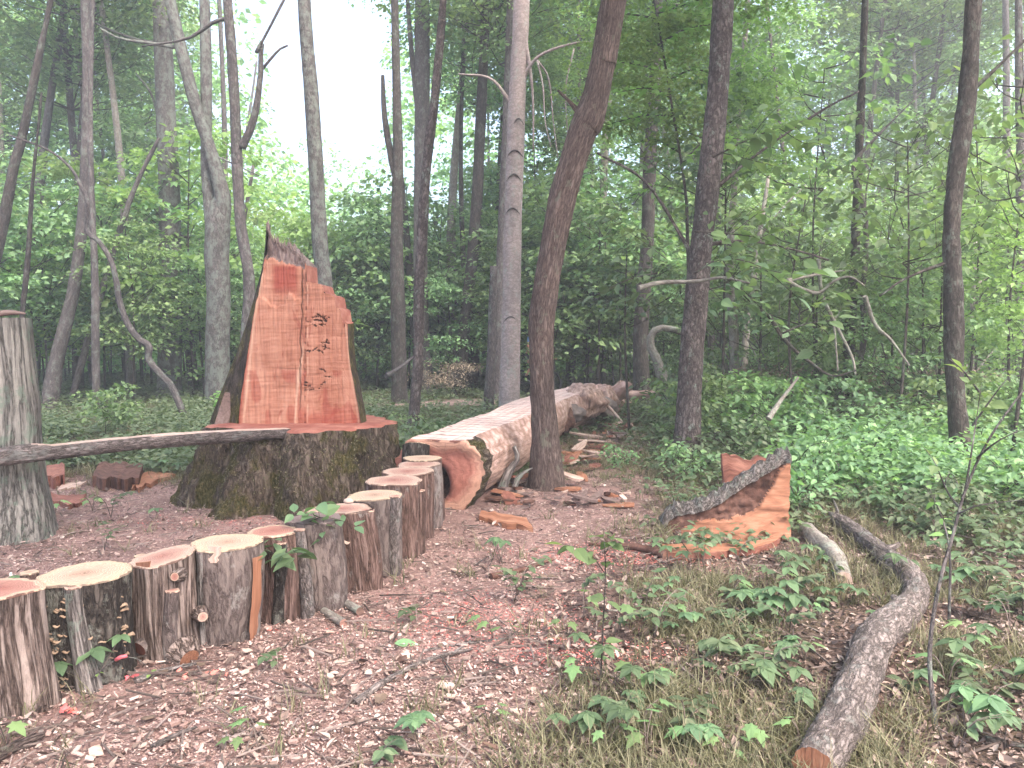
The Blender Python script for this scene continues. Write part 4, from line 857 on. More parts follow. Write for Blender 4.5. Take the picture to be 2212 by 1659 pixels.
# ------------------------------------------------------------------ the big fallen log
def fallen_log():
    key = np.array([(-.68, 7.46, .35, .375), (-.40, 8.6, .36, .40), (-.05, 9.9, .36, .41), (.27, 11.5, .37, .42), (.62, 12.9, .38, .44), (1.05, 14.0, .36, .42), (1.55, 14.9, .33, .36), (1.95, 15.5, .36, .26)])
    n = 190; q = catmull(key, n); path = q[:, :3]; rad = q[:, 3]; ns = 96
    t = thing('fallen_log', (key[0][0], key[0][1], 0), 'huge peeled fallen log with a flat sawn top crossed by saw kerfs', 'log')
    d, A, B = frames(path); L = np.concatenate([[0], np.cumsum(np.linalg.norm(np.diff(path, axis=0), axis=1))])
    side = np.cross(d, [0, 0, 1.]); side /= np.linalg.norm(side, axis=1)[:, None]; upv = np.cross(side, d)
    th = np.linspace(0, 2 * math.pi, ns, endpoint=False); C, S = np.cos(th), np.sin(th)     # side, up
    LL = L[:, None] + 0 * C; qn = P3(C * 2.2 + 0 * LL, S * 2.2 + 0 * LL, LL * 1.1)
    bark_w = smooth(.5, .22, LL + .12 * fbm(P3(C * 4 + 0 * LL, S * 4 + 0 * LL, LL * 2), 2, 2))
    fl = smooth(2.2, .2, LL) * .08 * (S < .2)
    k = 1 + .10 * fbm(qn, 4, 3) + .025 * fbm(qn * 5, 6, 3) + .07 * bark_w + .06 * bark_w * fbm(P3(C * 14 + 0 * LL, S * 14 + 0 * LL, LL * 9), 3, 2) + fl
    far = smooth(4.6, 6.5, LL); k = k + far * (.12 * fbm(qn * 1.8, 14, 3))
    k = k - .05 * np.abs(fbm(P3(C * 6 + 0 * LL, S * 6 + 0 * LL, LL * .8), 11, 3))
    rr = rad[:, None] * k
    V = path[:, None] + side[:, None] * (C * rr)[..., None] + upv[:, None] * (S * rr)[..., None]
    zt = np.interp(L, [0, 5.5, 7.0, 8.2, 9.5], [.63, .63, .66, .9, 1.2]); over = V[..., 2] > zt[:, None]
    rough = .006 * fbm(V * 12, 3, 2); V[..., 2] = np.where(over, zt[:, None] + rough, V[..., 2]); V[..., 2] = np.maximum(V[..., 2], -.04)
    Vf = V.reshape(-1, 3); bc = P3(C * rad[:, None], S * rad[:, None], LL).reshape(-1, 3); fc = grid_faces(n, ns, True)
    ov = over.reshape(-1)[fc].all(1); bk = (bark_w.reshape(-1)[fc].mean(1) > .5) & ~ov
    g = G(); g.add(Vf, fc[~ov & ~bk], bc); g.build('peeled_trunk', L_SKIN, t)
    g = G(); g.add(Vf, fc[bk], bc); g.build('mossy_bark', B_STUMP, t)
    g = G(); g.add(Vf, fc[ov], bc); g.build('planed_top', L_TOP, t)
    # sawn near end, with the rotten hollow low on its left
    rim = V[0]; c = rim.mean(0); th2 = np.arctan2(S, C)
    rings, bcs = [], []
    for s_ in np.linspace(1, .02, 40):
        hs_ = s_ * (1 - .16 * (s_ ** 3) * 0); p = c + (rim - c) * hs_
        hol = np.exp(-(((p[:, 0] - (c[0] - .05)) / .11) ** 2 + ((p[:, 2] - .20) / .15) ** 2) ** 1.5 ) * 1.0
        nz_ = .02 * fbm(p * 8, 3, 3); p = p + d[0] * (hol * .35 + nz_ * (s_ < .97))[:, None] * 1.0
        p[:, 1] -= .05 * (s_ < .99) * smooth(.15, .3, p[:, 2] - .3); rings.append(p); bcs.append(P3(C * s_, S * s_, np.zeros(ns)))
    W = np.array(rings); f = grid_faces(40, ns, True)[:, ::-1]; hd = W.reshape(-1, 3)
    dep = ((hd - c) @ d[0]); g = G(); rot = dep[f].mean(1) > .06
    b = np.array(bcs).reshape(-1, 3); b[:, 0] = b[:, 0] * .75 + .12; g.add(hd, f[~rot], b, 0); g.f.append(f[rot]); g.m.append(1); g.sm.append(True)
    g.build('sawn_end', [C_BEND, W_DARKROT], t)
    return t
flog = fallen_log()
def lump(parent, name, c, r, mat, sc=(1, 1, 1), amp=.35, seed=3, label=None, cat=None, fr=2.2):
    nu, nv = 40, 26; a = np.linspace(0, 2 * math.pi, nu, endpoint=False); b = np.linspace(-math.pi / 2, math.pi / 2, nv)[:, None]
    D = P3(np.cos(a) * np.cos(b), np.sin(a) * np.cos(b), np.sin(b) + 0 * a); k = 1 + amp * fbm(D * fr, seed, 4) - .2 * np.abs(fbm(D * 5, seed + 1, 3))
    V = np.array(c) + D * k[..., None] * r * np.array(sc); g = G(); g.add(V.reshape(-1, 3), grid_faces(nv, nu, True), (D * r).reshape(-1, 3))
    o = g.build(name, mat, parent, loc=None if parent is not None else c)
    return tag(o, label, cat) if label else o
lump(flog, 'burl', pix(1238, 892, 12.6), .19, W_KNOB, (1.0, 1, .75), .4, 3); lump(flog, 'burl', pix(1215, 905, 12.2), .2, W_DARKROT, (.9, 1.3, 1.1), .5, 8)
lump(flog, 'burl', pix(1305, 885, 14.0), .22, W_KNOB, (1, 1.2, 1.0), .4, 13); lump(flog, 'burl', pix(1262, 868, 13.6), .34, L_SKIN, (1.1, 1.5, .9), .35, 16)
lump(flog, 'burl', pix(1295, 862, 14.6), .3, L_SKIN, (1.2, 1.2, .9), .4, 26)
g = G(); g.add(*seg_tube(np.array([pix(1315, 880, 15.2), pix(1322, 858, 15.2), pix(1336, 845, 15.1), pix(1350, 832, 15.0), pix(1352, 826, 15.0)]), np.array([.17, .15, .14, .11, .07]), .03, 24, .05, 4, sc=7)); g.build('broken_limb', L_SKIN, flog)
def stick(label, pts, wd, mat=B_BRANCH, name='stick', cat='stick', group=None, seed=1, end=None, amp=.003, taper=.4, n=None):
    pts = np.array(pts, float); n = n or max(8, int(np.linalg.norm(np.diff(pts, axis=0), axis=1).sum() / .05)); c = catmull(pts, n); k = np.linspace(0, 1, n)
    V, f, bc = tube(c, wd / 2 * (1 - k * (1 - taper)), 10, amp, sc=25, seed=seed); g = G(); g.add(V, f[0:1], bc, 0); g.add(V, f[1:], bc, 1)
    return tag(g.build(name, [mat, end or mat], None, loc=c[0]), label, cat, group)
P17 = lambda u, v, y=16.5: pix(u, v, y)
stick('pale peeled second log lying across behind the broken end of the big log', [P17(1280, 868), P17(1330, 856), P17(1390, 852), P17(1440, 848)], .22, L_SKIN, 'fallen_log', 'log', seed=8, taper=.7, amp=.02)
stick('pale sliver of wood leaning off the far right flank of the big log', [pix(1308, 872, 13.6), pix(1330, 895, 13.3), pix(1345, 912, 13.1)], .06, W_SPLIT, 'wood_sliver', 'wood sliver', seed=4)

# ------------------------------------------------------------------ notch wedge of bark and wood lying on the right
def wedge():
    Yf = 6.15; base = gnd(1580, 1190); t = thing('wood_chunk', (base[0], Yf, float(gz(base[0], Yf))), 'big curved slab of orange wood with thick grey bark lying in the seedlings', 'wood slab')
    n, mrow = 70, 46; s = np.linspace(0, 1, n)
    u = 1432 + s * (1706 - 1432)
    vt = np.interp(u, [1432, 1445, 1462, 1500, 1532, 1560, 1592, 1615, 1640, 1672, 1700, 1706], [1150, 1128, 1112, 1108, 1098, 1085, 1060, 1045, 1032, 1012, 996, 996])
    vb = np.interp(u, [1432, 1500, 1600, 1706], [1195, 1196, 1190, 1162])
    vt = vt + 3 * fbm(P3(u * .12, 0 * u, 0 * u), 3, 3)
    r_ = np.linspace(0, 1, mrow)[:, None]; U = u + 0 * r_; Vv = vb + (vt - vb) * r_
    U = U + (5 * fbm(P3(r_ * 9, 0 * r_, 0 * r_), 12, 3) * s ** 10)
    depth = .10 * np.sin(r_ * 2.6) + .22 * (1 - s) ** 2 + .10 * r_ ** 2
    X = np.empty(U.shape + (3,))
    for i in range(mrow):
        for j in range(n): X[i, j] = pix(U[i, j], Vv[i, j], Yf + depth[i, j])
    nn = fbm(X * P3(4, 4, 16), 7, 4); X[..., 1] += .018 * nn + .010 * fbm(X * P3(9, 9, 40), 8, 3)
    line = np.interp(u, [1432, 1480, 1520, 1570, 1610, 1640, 1655, 1670, 1706], [1170, 1140, 1128, 1122, 1116, 1100, 1070, 1045, 990])
    rot = (Vv < line + 9 * fbm(P3(U * .045, 0 * U, Vv * .045), 4, 4)); X[..., 1] += .045 * rot + .03 * rot * fbm(X * 22, 5, 3)
    V = X.reshape(-1, 3); f = grid_faces(mrow, n); rt = rot.reshape(-1)[f].mean(1) > .5; bc = V[:, [0, 1, 2]]
    grey = (V[f].mean(1)[:, 0] < pix(1490, 1150, Yf)[0]) & ~rt
    g = G(); g.add(V, f[~rt & ~grey], bc); g.build('orange_face', W_ORANGE, t)
    g = G(); g.add(V, f[rt], bc); g.build('rotten_heart', W_DARKROT, t)
    if grey.any(): g = G(); g.add(V, f[grey], bc); g.build('weathered_corner', W_BOARD, t)
    # bark rim: thick, rough, running over the top and down the back
    top = X[-1]; back = []
    for q, (dy, dz) in enumerate([(-.02, -.015), (-.015, .02), (.03, .05), (.10, .055), (.17, .02), (.2, -.12), (.18, -.35), (.1, -.7)]):
        p = top + [0, dy, dz]; p = p + P3(0 * s, 0 * s, .085 * np.abs(fbm(P3(s * 26, q * .5 + 0 * s, 0 * s), 5, 3)) * (q in (1, 2, 3, 4))); p[:, 2] = np.maximum(p[:, 2], -.02); back.append(p)
    W = np.array(back); L = s * 1.2; g = G(); g.add(W.reshape(-1, 3), grid_faces(len(back), n), P3(L + 0 * W[..., 0], np.arange(len(back))[:, None] * .06 + 0 * L, 0 * W[..., 0]).reshape(-1, 3)); g.build('bark', B_OLD, t)
    # right end
    rt_ = X[:, -1]; bk = rt_ + [0, .17, 0]; g = G(); g.add(np.array([rt_, rt_ + [.015, .08, 0], bk]).reshape(-1, 3), grid_faces(3, mrow)); g.build('split_end', W_ORANGE, t)
wedge()
def gp(u, v, dz=0): p = at_ground(u, v); p[2] += dz; return p
slab('wood_chunk', 'split lower slab lying under the big orange slab with a dark gap between', 'wood slab', ([gp(1440, 1202), gp(1540, 1204), gp(1650, 1190)], [gp(1425, 1180), gp(1540, 1186), gp(1690, 1170)]), .05, W_ORANGE, rough=.02, back=W_REDCHUNK)
slab('wood_chunk', 'reddish rotten slab sticking up behind the big orange slab', 'wood slab', ([pix(1560, 1040, 7.4), pix(1610, 1045, 7.4), pix(1652, 1040, 7.4)], [pix(1556, 982, 7.4), pix(1600, 990, 7.4), pix(1652, 986, 7.4)]), .06, W_REDCHUNK, (0, -1, 0), rough=.02)
stick('dark rotten branch ending at the left of the orange slab', [gp(1440, 1205, .03), gp(1400, 1190, .03), gp(1340, 1178, .02), gp(1272, 1172, .015)], .07, W_DARKROT, seed=7, taper=.3, amp=.012)

# big crooked fallen branch in the right foreground
def fallen_branch():
    pts = [(1742, 1700, 100), (1756, 1662, 96), (1820, 1560, 96), (1858, 1470, 88), (1890, 1380, 78), (1945, 1330, 66), (1978, 1288, 62), (1968, 1245, 56), (1930, 1215, 50), (1880, 1172, 46), (1830, 1135, 38), (1790, 1112, 24)]
    q = []
    for u, v, wd in pts:
        p = at_ground(u, v); r = .86 * wd * p[1] / F / 2; p = at_ground(u, v + wd * .36); p[2] += r * .92; q.append([*p, r])
    q = np.array(q)[1:]; t = thing('fallen_branch', q[0][:3], 'thick crooked grey fallen branch curving through the right foreground', 'fallen branch')
    c = catmull(q, 150); V, f, bc = tube(c[:, :3], c[:, 3] * (1 + .08 * fbm(P3(np.arange(150) * .13, 0 * c[:, 0], 0 * c[:, 0]), 3, 2)), 56, .016, sc=22, st=.35, seed=6); g = G(); g.add(V, f[0:1], bc); g.build('bark', B_BRANCH, t)
    g = G(); g.add(V, f[1:], bc * 6); g.build('broken_end', W_ORANGE, t)
    a = c[-6, :3]; g = G(); g.add(*tube(catmull([a, a + [.02, .0, .08], a + [-.01, .02, .17]], 8), np.linspace(.028, .006, 8), 8, .003)); g.build('broken_twig', B_BRANCH, t)
    for k_, sd_, h_ in ((38, 1, .05), (66, -1, .06), (95, -1, .045), (112, 1, .07)):
        a = c[k_, :3]; r_ = c[k_, 3]; dv = np.array([sd_ * .8, -.2, .55]); dv /= np.linalg.norm(dv)
        g = G(); g.add(*tube([a + dv * r_ * .5, a + dv * r_ * .95, a + dv * (r_ + h_ * .5), a + dv * (r_ + h_)], [r_ * .6, r_ * .45, r_ * .26, r_ * .2], 14, .006, seed=k_, sc=20)); g.build('branch_stub', B_BRANCH, t)
fallen_branch()
stick('short pinkish barked branch piece lying left of the big fallen branch', [gp(1742, 1155, .05), gp(1775, 1185, .05), gp(1805, 1215, .05), gp(1822, 1262, .04)], .13, B_PALE, 'fallen_branch', 'branch', seed=9, end=W_SPLIT, amp=.012, taper=.85)

# small things on the chip floor, each traced
ST = [('long forked grey brown stick lying across the middle of the chip floor', [(765, 1528), (830, 1480), (905, 1440), (960, 1422), (1020, 1408)], .034),
      ('thin bent twig ending in an upright stub on the chip floor', [(915, 1408), (1010, 1392), (1110, 1380), (1195, 1372), (1245, 1368)], .016),
      ('grey splinter resting above the forked stick', [(975, 1418), (1000, 1400), (1018, 1385)], .02),
      ('pale thin twig right of the tall foreground seedling', [(1312, 1318), (1390, 1322), (1470, 1328)], .014),
      ('dark bark splinter lying near the red sawdust patch', [(1060, 1246), (1120, 1232), (1194, 1206)], .05),
      ('thick reddish twig at the lower edge of the photo', [(1055, 1598), (1090, 1615), (1122, 1640), (1120, 1680)], .022),
      ('dark stick in front of the fungus covered post', [(292, 1480), (350, 1458), (425, 1440)], .035),
      ('short dark stick near the lower left corner', [(330, 1622), (370, 1600), (425, 1578)], .03),
      ('thick brown stick at the lower left corner', [(-20, 1660), (30, 1628), (95, 1600)], .05),
      ('thin pale twig across the seedlings left of the fallen branch', [(1560, 1290), (1630, 1310), (1700, 1335), (1780, 1368)], .012),
      ('slim white twig running up the slope beside the grey forked branch', [(1700, 1200), (1760, 1225), (1830, 1262), (1905, 1300)], .012),
      ('dark thin stick at the lower right edge', [(2130, 1600), (2200, 1612), (2260, 1622)], .03),
      ('curved mossy branch half hidden in the far right cover', [(1660, 925), (1700, 905), (1745, 918), (1790, 945)], .12),
      ('red brown dead branch lying in the cover left of the scaly tree', [(820, 852), (870, 845), (915, 850), (945, 858)], .05),
      ('leaning grey dead branch in the cover behind the slim scaly tree', [(835, 812), (870, 790), (915, 752)], .10)]
for i, (lb, pl, wd) in enumerate(ST):
    pts = [gp(u, v, wd * .45) for u, v in pl]
    if 'leaning' in lb: pts = [pix(u, v, 15.0 + k * .4) for k, (u, v) in enumerate(pl)]
    stick(lb, pts, wd, (B_BRANCH, B_BRANCH, B_OLD, B_PALE, W_DARKROT, B_RED, B_BRANCH, B_BRANCH, B_RED, B_PALE, B_PALE, B_DARK, B_MOSSY, B_RED, B_MAUVE)[i], seed=i + 3)
for i, (u, v, u2, v2, lb) in enumerate([(700, 1325, 742, 1352, 'short sawn stick end nearest the grey topped post'), (735, 1300, 778, 1325, 'short sawn stick end with a pink tip below the double lobed post')]):
    stick(lb, [gp(u, v, .02), gp((u + u2) / 2, (v + v2) / 2, .02), gp(u2, v2, .02)], .05, B_PALE, 'wood_piece', 'wood piece', 'short sawn stick ends by the palisade', seed=i, end=C_ROSE, taper=1)
stick('cut branch stub poking out between the fungus post and the silvery post', [pix(345, 1360, 4.0), pix(318, 1385, 3.9), pix(300, 1402, 3.85)], .085, B_POST_B, 'branch_stub', 'branch stub', seed=2, end=W_REDCHUNK, taper=.95)
# red rotten chunks behind the half log
for i, (a, b, th_, mt, lb) in enumerate([
    ([(100, 1052), (140, 1050)], [(96, 1025), (140, 1022)], .12, W_REDCHUNK, 'blocky red rotten chunk right of the grey stump'),
    ([(200, 1052), (250, 1060), (300, 1058)], [(215, 1022), (260, 1018), (310, 1025)], .13, W_DARKROT, 'long dark brown bark chunk behind the long split log'),
    ([(285, 1062), (310, 1058), (355, 1040)], [(290, 1030), (315, 1025), (380, 1032)], .05, W_ORANGE, 'bright orange torn wood piece at the end of the dark chunk'),
    ([(105, 1092), (145, 1098), (180, 1094)], [(110, 1074), (150, 1078), (186, 1072)], .05, W_REDCHUNK, 'flat red brown slab in front of the blocky chunk'),
    ([(125, 1058), (165, 1055)], [(135, 1046), (185, 1042)], .02, W_SPLIT, 'white slip of wood in front of the blocky chunk'),
    ([(1035, 1120), (1080, 1132), (1150, 1140)], [(1040, 1106), (1085, 1112), (1135, 1120)], .045, W_ORANGE, 'long orange slab lying just right of the cut log end'),
    ([(715, 1435), (745, 1440)], [(735, 1425), (768, 1425)], .008, W_SPLIT, 'pale orange chip with a dark spot on the chip floor'),
    ([(130, 1620), (175, 1625)], [(140, 1600), (182, 1605)], .006, W_SPLIT, 'largest white chip near the lower left corner')]):
    slab('wood_chunk', lb, 'wood slab', ([gp(*p) for p in a], [gp(*p) for p in b]), th_, mt, rough=.02 if th_ > .03 else .004)
rd = random.Random(21)
def slivers(n, region, size, label, group, mats):
    for i in range(n):
        u, v = region(); p = gp(u, v); a = rd.uniform(0, 6.28); L = size() * (1 if p[1] < 9 else 1.25); wd = L * rd.uniform(.18, .4); d = np.array([math.cos(a), math.sin(a), 0]) * L / 2; e = np.array([-math.sin(a), math.cos(a), 0]) * wd / 2
        z = rd.uniform(.0, .07); tl = rd.uniform(-.05, .08)
        o = slab('wood_sliver', 'x%d' % i, 'wood sliver', ([p - d - e + [0, 0, z], p - e * 1.3 + [0, 0, z + tl * .4], p + d - e * .3 + [0, 0, z + tl]], [p - d + e + [0, 0, z], p + e * 1.2 + [0, 0, z + tl * .4], p + d + e * .4 + [0, 0, z + tl]]), rd.uniform(.008, .03), rd.choice(mats), (rd.uniform(-.3, .3), rd.uniform(-.4, .1), 1), rough=.01, sub=6)
        o['label'] = label; o['group'] = group
slivers(75, lambda: (lambda k: (1205 + k * 120 + rd.uniform(-5, 62), 1010 - k * 108 + rd.uniform(-20, 40)))(rd.uniform(0, 1) ** .8), lambda: rd.uniform(.15, .42), 'torn sliver of pink or red wood in the debris beside the fallen log', 'torn wood slivers beside the fallen log', [W_SPLIT, W_ORANGE, W_REDCHUNK, W_REDCHUNK, W_BOARD, W_DARKROT, W_BOARD])
slivers(38, lambda: (rd.uniform(1065, 1150) if rd.random() < .6 else rd.uniform(1200, 1350), rd.uniform(1040, 1095)), lambda: rd.uniform(.12, .34), 'torn sliver of wood piled at the foot of the leaning brown tree', 'torn wood slivers at the foot of the leaning tree', [W_SPLIT, W_ORANGE, W_BOARD, W_BOARD, W_REDCHUNK, W_DARKROT])
stick('grey root like splinter standing at the flank of the fallen log', [gp(1085, 1060, .02), pix(1098, 1020, 8.25), pix(1118, 990, 8.3), pix(1110, 965, 8.35)], .09, B_OLD, 'wood_sliver', 'wood sliver', seed=3, taper=.3, amp=.02)
stick('second grey splinter standing beside the fallen log', [gp(1108, 1065, .02), pix(1122, 1030, 8.1), pix(1150, 1010, 8.15)], .08, B_OLD, 'wood_sliver', 'wood sliver', seed=5, taper=.3, amp=.02)

# tangle of dead branches in the right background
DB = [('pale forked dead branch hanging in the right understorey', 13.5, [(1700, 606), (1760, 594), (1825, 584)]), ('pale zigzag dead branch below the forked one', 13.4, [(1700, 606), (1735, 625), (1770, 632), (1800, 608), (1836, 598), (1868, 618)]),
      ('bent pale dead stem under the zigzag branch', 13.8, [(1768, 560), (1776, 640), (1800, 700), (1810, 800)]), ('thin pale dead stem right of the bent one', 13.6, [(1775, 640), (1805, 700), (1840, 770), (1848, 810)]),
      ('long pale hanging twig between the right trunks', 12.5, [(1868, 640), (1890, 700), (1925, 735), (1965, 790)]), ('arched dark dead branch in the right brush', 12.8, [(1660, 680), (1700, 740), (1760, 790), (1800, 812), (1850, 800)]),
      ('mossy horizontal dead branch behind the scaly tree', 12.0, [(1380, 622), (1430, 610), (1500, 608), (1560, 600), (1620, 612)]), ('leaning grey dead stick in the right cover', 10.5, [(1660, 905), (1690, 860), (1725, 815)])]
for i, (lb, Y, pl) in enumerate(DB): stick(lb, [pix(u, v, Y - 2.4 + .15 * math.sin(k)) for k, (u, v) in enumerate(pl)], .06, B_PALE if 'dark' not in lb else B_DARK, 'dead_branch', 'dead branch', 'tangle of dead branches in the right understorey', seed=i, taper=.35)
for i in range(16):
    y = rnd.uniform(13, 18); x = rnd.uniform(.28, .58) * y; z = float(gz(x, y)); a = rnd.uniform(-1.2, 1.2); L = rnd.uniform(1.5, 3)
    stick('thin dead branch leaning in the brown brush pile at the right', [(x, y, z), (x + a * .4, y, z + L * .45), (x + a + rnd.uniform(-.3, .3), y + .3, z + L * .8)], .05, rnd.choice([B_PALE, B_MAUVE]), 'dead_branch', 'dead branch', 'thin dead branches in the right brush pile', seed=i, taper=.3)

# ------------------------------------------------------------------ floor litter, chips, grass (nobody could count them)
FL = 0.78
def floor_points(rng, n, y0=2.5, y1=16, power=1.0, wf=None, near=1.6):
    out = []
    while sum(map(len, out)) < n:
        y = y0 * (y1 / y0) ** (rng.uniform(0, 1, n) ** power); x = rng.uniform(-1, 1, n) * (.68 * y + .6)
        k = np.ones(n, bool) if wf is None else rng.uniform(0, 1, n) < wf(x, y)
        out.append(np.stack([x, y], 1)[k])
    return np.concatenate(out)[:n]
def solid(x, y): return ((x - SX) ** 2 + (y - SY) ** 2 < .75) | ((np.abs(x - (-.57 + (y - 7.46) * .19)) < .3) & (y > 7.5) & (y < 15))
def flat_scatter(name, n, smin, smax, wf, mat, label, cat, seed, lift=.012, tilt=.35, shape=None, y1=16, asp=(.3, .7), power=1, zs=1.0):
    rng = np.random.default_rng(seed); p = floor_points(rng, n, y1=y1, wf=wf, power=power); p = p[~solid(p[:, 0], p[:, 1])]; n = len(p)
    s = rng.uniform(0, 1, n) ** 2 * (smax - smin) + smin; near = smooth(16, 6, p[:, 1]) * smooth(9, 6, np.abs(p[:, 0]))
    z = gz(p[:, 0], p[:, 1]) + near * fbm(P3(p[:, 0] * 9, p[:, 1] * 9, 0 * s), 3, 2) * .016 + rng.uniform(.001, lift, n) + s * .05
    a = rng.uniform(0, 6.28, n); nr = P3(rng.normal(0, tilt, n), rng.normal(0, tilt, n), 1 + 0 * a)
    tv, tf = shape or (np.array([[-.5, -.5, 0], [.4, -.5, .05], [.5, .35, 0], [-.3, .5, .04]]), np.array([[0, 1, 2, 3]]))
    asp_ = rng.uniform(*asp, n); sc = np.stack([s * asp_, s, s * zs * rng.uniform(.4, 1.6, n)], 1)
    v, f = scatter(tv, tf, P3(p[:, 0], p[:, 1], z), nr, P3(np.cos(a), np.sin(a), 0 * a), sc); g = G(); g.add(v, f, smooth=False)
    return tag(g.build(name, mat), label, cat, kind='stuff')
chip_v = np.array([[-.5, -.5, 0], [.5, -.45, 0], [.45, .5, 0], [-.4, .42, 0], [-.5, -.5, .22], [.5, -.45, .18], [.45, .5, .22], [-.4, .42, .2]])
chip_f = np.array([[4, 5, 6, 7], [0, 4, 7, 3], [1, 2, 6, 5], [0, 1, 5, 4], [3, 7, 6, 2]])
curl = near_leaf(.34, -.25, .16)
flat_scatter('wood_chips', 120000, .004, .019, lambda x, y: .04 + chipw(x, y) * (.3 + .7 * smooth(.3, .6, vn(P3(x * 1.6, y * 2.2, 0 * x), 19))), CHIPS, 'pink and brown wood chips covering the trodden floor in front of the posts', 'wood chips', 1, .012, .4, y1=15, asp=(.3, .8))
flat_scatter('wood_chips', 3200, .014, .045, lambda x, y: .05 + chipw(x, y) * .95, CHIPS, 'larger pink and brown wood chips strewn over the chip floor', 'wood chips', 2, .02, .35, (chip_v, chip_f), y1=15, asp=(.25, .6))
flat_scatter('red_sawdust', 9000, .006, .018, lambda x, y: np.clip(np.exp(-(((x - .75) / .6) ** 2 + ((y - 5.85) / .28) ** 2)) + .6 * np.exp(-(((x - .35) / .45) ** 2 + ((y - 3.95) / .16) ** 2)) + .5 * np.exp(-(((x + 2.3) / .8) ** 2 + ((y - 6.75) / .2) ** 2)) + .4 * np.exp(-(((x + .2) / .5) ** 2 + ((y - 4.5) / .4) ** 2)), 0, 1), CHIPS_RED, 'patches of bright red sawdust on the chip floor', 'sawdust', 3, .008, .3, y1=9)
flat_scatter('leaf_litter', 34000, .016, .055, lambda x, y: .12 + .5 * (1 - chipw(x, y)), LITTER, 'dry brown curled leaves littering the forest floor', 'leaf litter', 4, .02, .45, curl, y1=14, asp=(.6, 1.1))
flat_scatter('twig_litter', 5000, .05, .22, lambda x, y: .5 + 0 * x, TWIG, 'fine broken twigs littering the forest floor', 'twig litter', 5, .02, .12, (chip_v, chip_f), y1=12, asp=(.02, .045), zs=.12)
def litter_mask(x, y): return greenw(x, y)
# individual bigger pale chips, the ones that show largest
chipm = [C_CREAM, W_SPLIT, W_SPLIT, C_ROSE]
for i in range(90):
    if i < 55: u, v = rd.uniform(60, 1150), rd.uniform(1290, 1650)
    else: u, v = rd.uniform(930, 1300), rd.uniform(1110, 1300)
    p = gp(u, v)
    if chipw(p[0], p[1]) < .5 or (v < 1560 - (u) * .37 + 30): continue
    s_ = rd.uniform(.014, .034); a = rd.uniform(0, 6.28); m = 9; an = np.linspace(0, 6.28, m, endpoint=False); rr = s_ * (1 + .35 * np.array([rd.uniform(-1, 1) for _ in an]))
    ring = P3(np.cos(an) * rr * rd.uniform(.45, 1), np.sin(an) * rr, 0 * an); rot = Matrix.Rotation(a, 3, 'Z') @ Matrix.Rotation(rd.uniform(-.4, .4), 3, 'X'); ring = ring @ np.array(rot).T + p + [0, 0, .018]
    top = ring + [0, 0, .006]; g = G(); g.add(np.vstack([ring, top, top.mean(0)]), [np.array([[k, (k + 1) % m, (k + 1) % m + m, k + m] for k in range(m)]), np.array([[k + m, (k + 1) % m + m, 2 * m] for k in range(m)])], None, 0, False)
    tag(g.build('wood_chip', rd.choice(chipm), None, loc=p), 'pale wood chip lying on the pink brown floor', 'wood chip', 'pale loose wood chips')
def grass():
    rng = np.random.default_rng(6)
    wf = lambda x, y: np.clip(smooth(-.2, .6, x - edge_x(y)) * .9 * smooth(.34, .58, vn(P3(x * 1.8, y * 1.8, 0 * x), 8)) + .9 * smooth(8.3, 9.2, y) + .02, 0, 1) * (1 - trailw(x, y))
    t = floor_points(rng, 8000, y1=15, wf=wf, power=.9); t = t[~solid(t[:, 0], t[:, 1])]; k = np.repeat(np.arange(len(t)), 11); n = len(k)
    p = t[k] + rng.normal(0, .025, (n, 2)); a = rng.uniform(0, 6.28, n); hgt = rng.uniform(.05, .17, n) * rng.uniform(.6, 1.3, len(t))[k]
    v, f = scatter(BL_V, BL_F, P3(p[:, 0], p[:, 1], gz(p[:, 0], p[:, 1])), P3(rng.normal(0, .3, n), rng.normal(0, .3, n), 1 + 0 * a), P3(np.cos(a), np.sin(a), 0 * a), np.stack([rng.uniform(.0022, .005, n) * (1 + p[:, 1] * .08), hgt * rng.uniform(.5, 2, n), hgt], 1))
    g = G(); g.add(v, f, smooth=False); tag(g.build('grass', F_GRASS), 'thin olive grass tufts growing through the leaf litter', 'grass', kind='stuff')
grass()
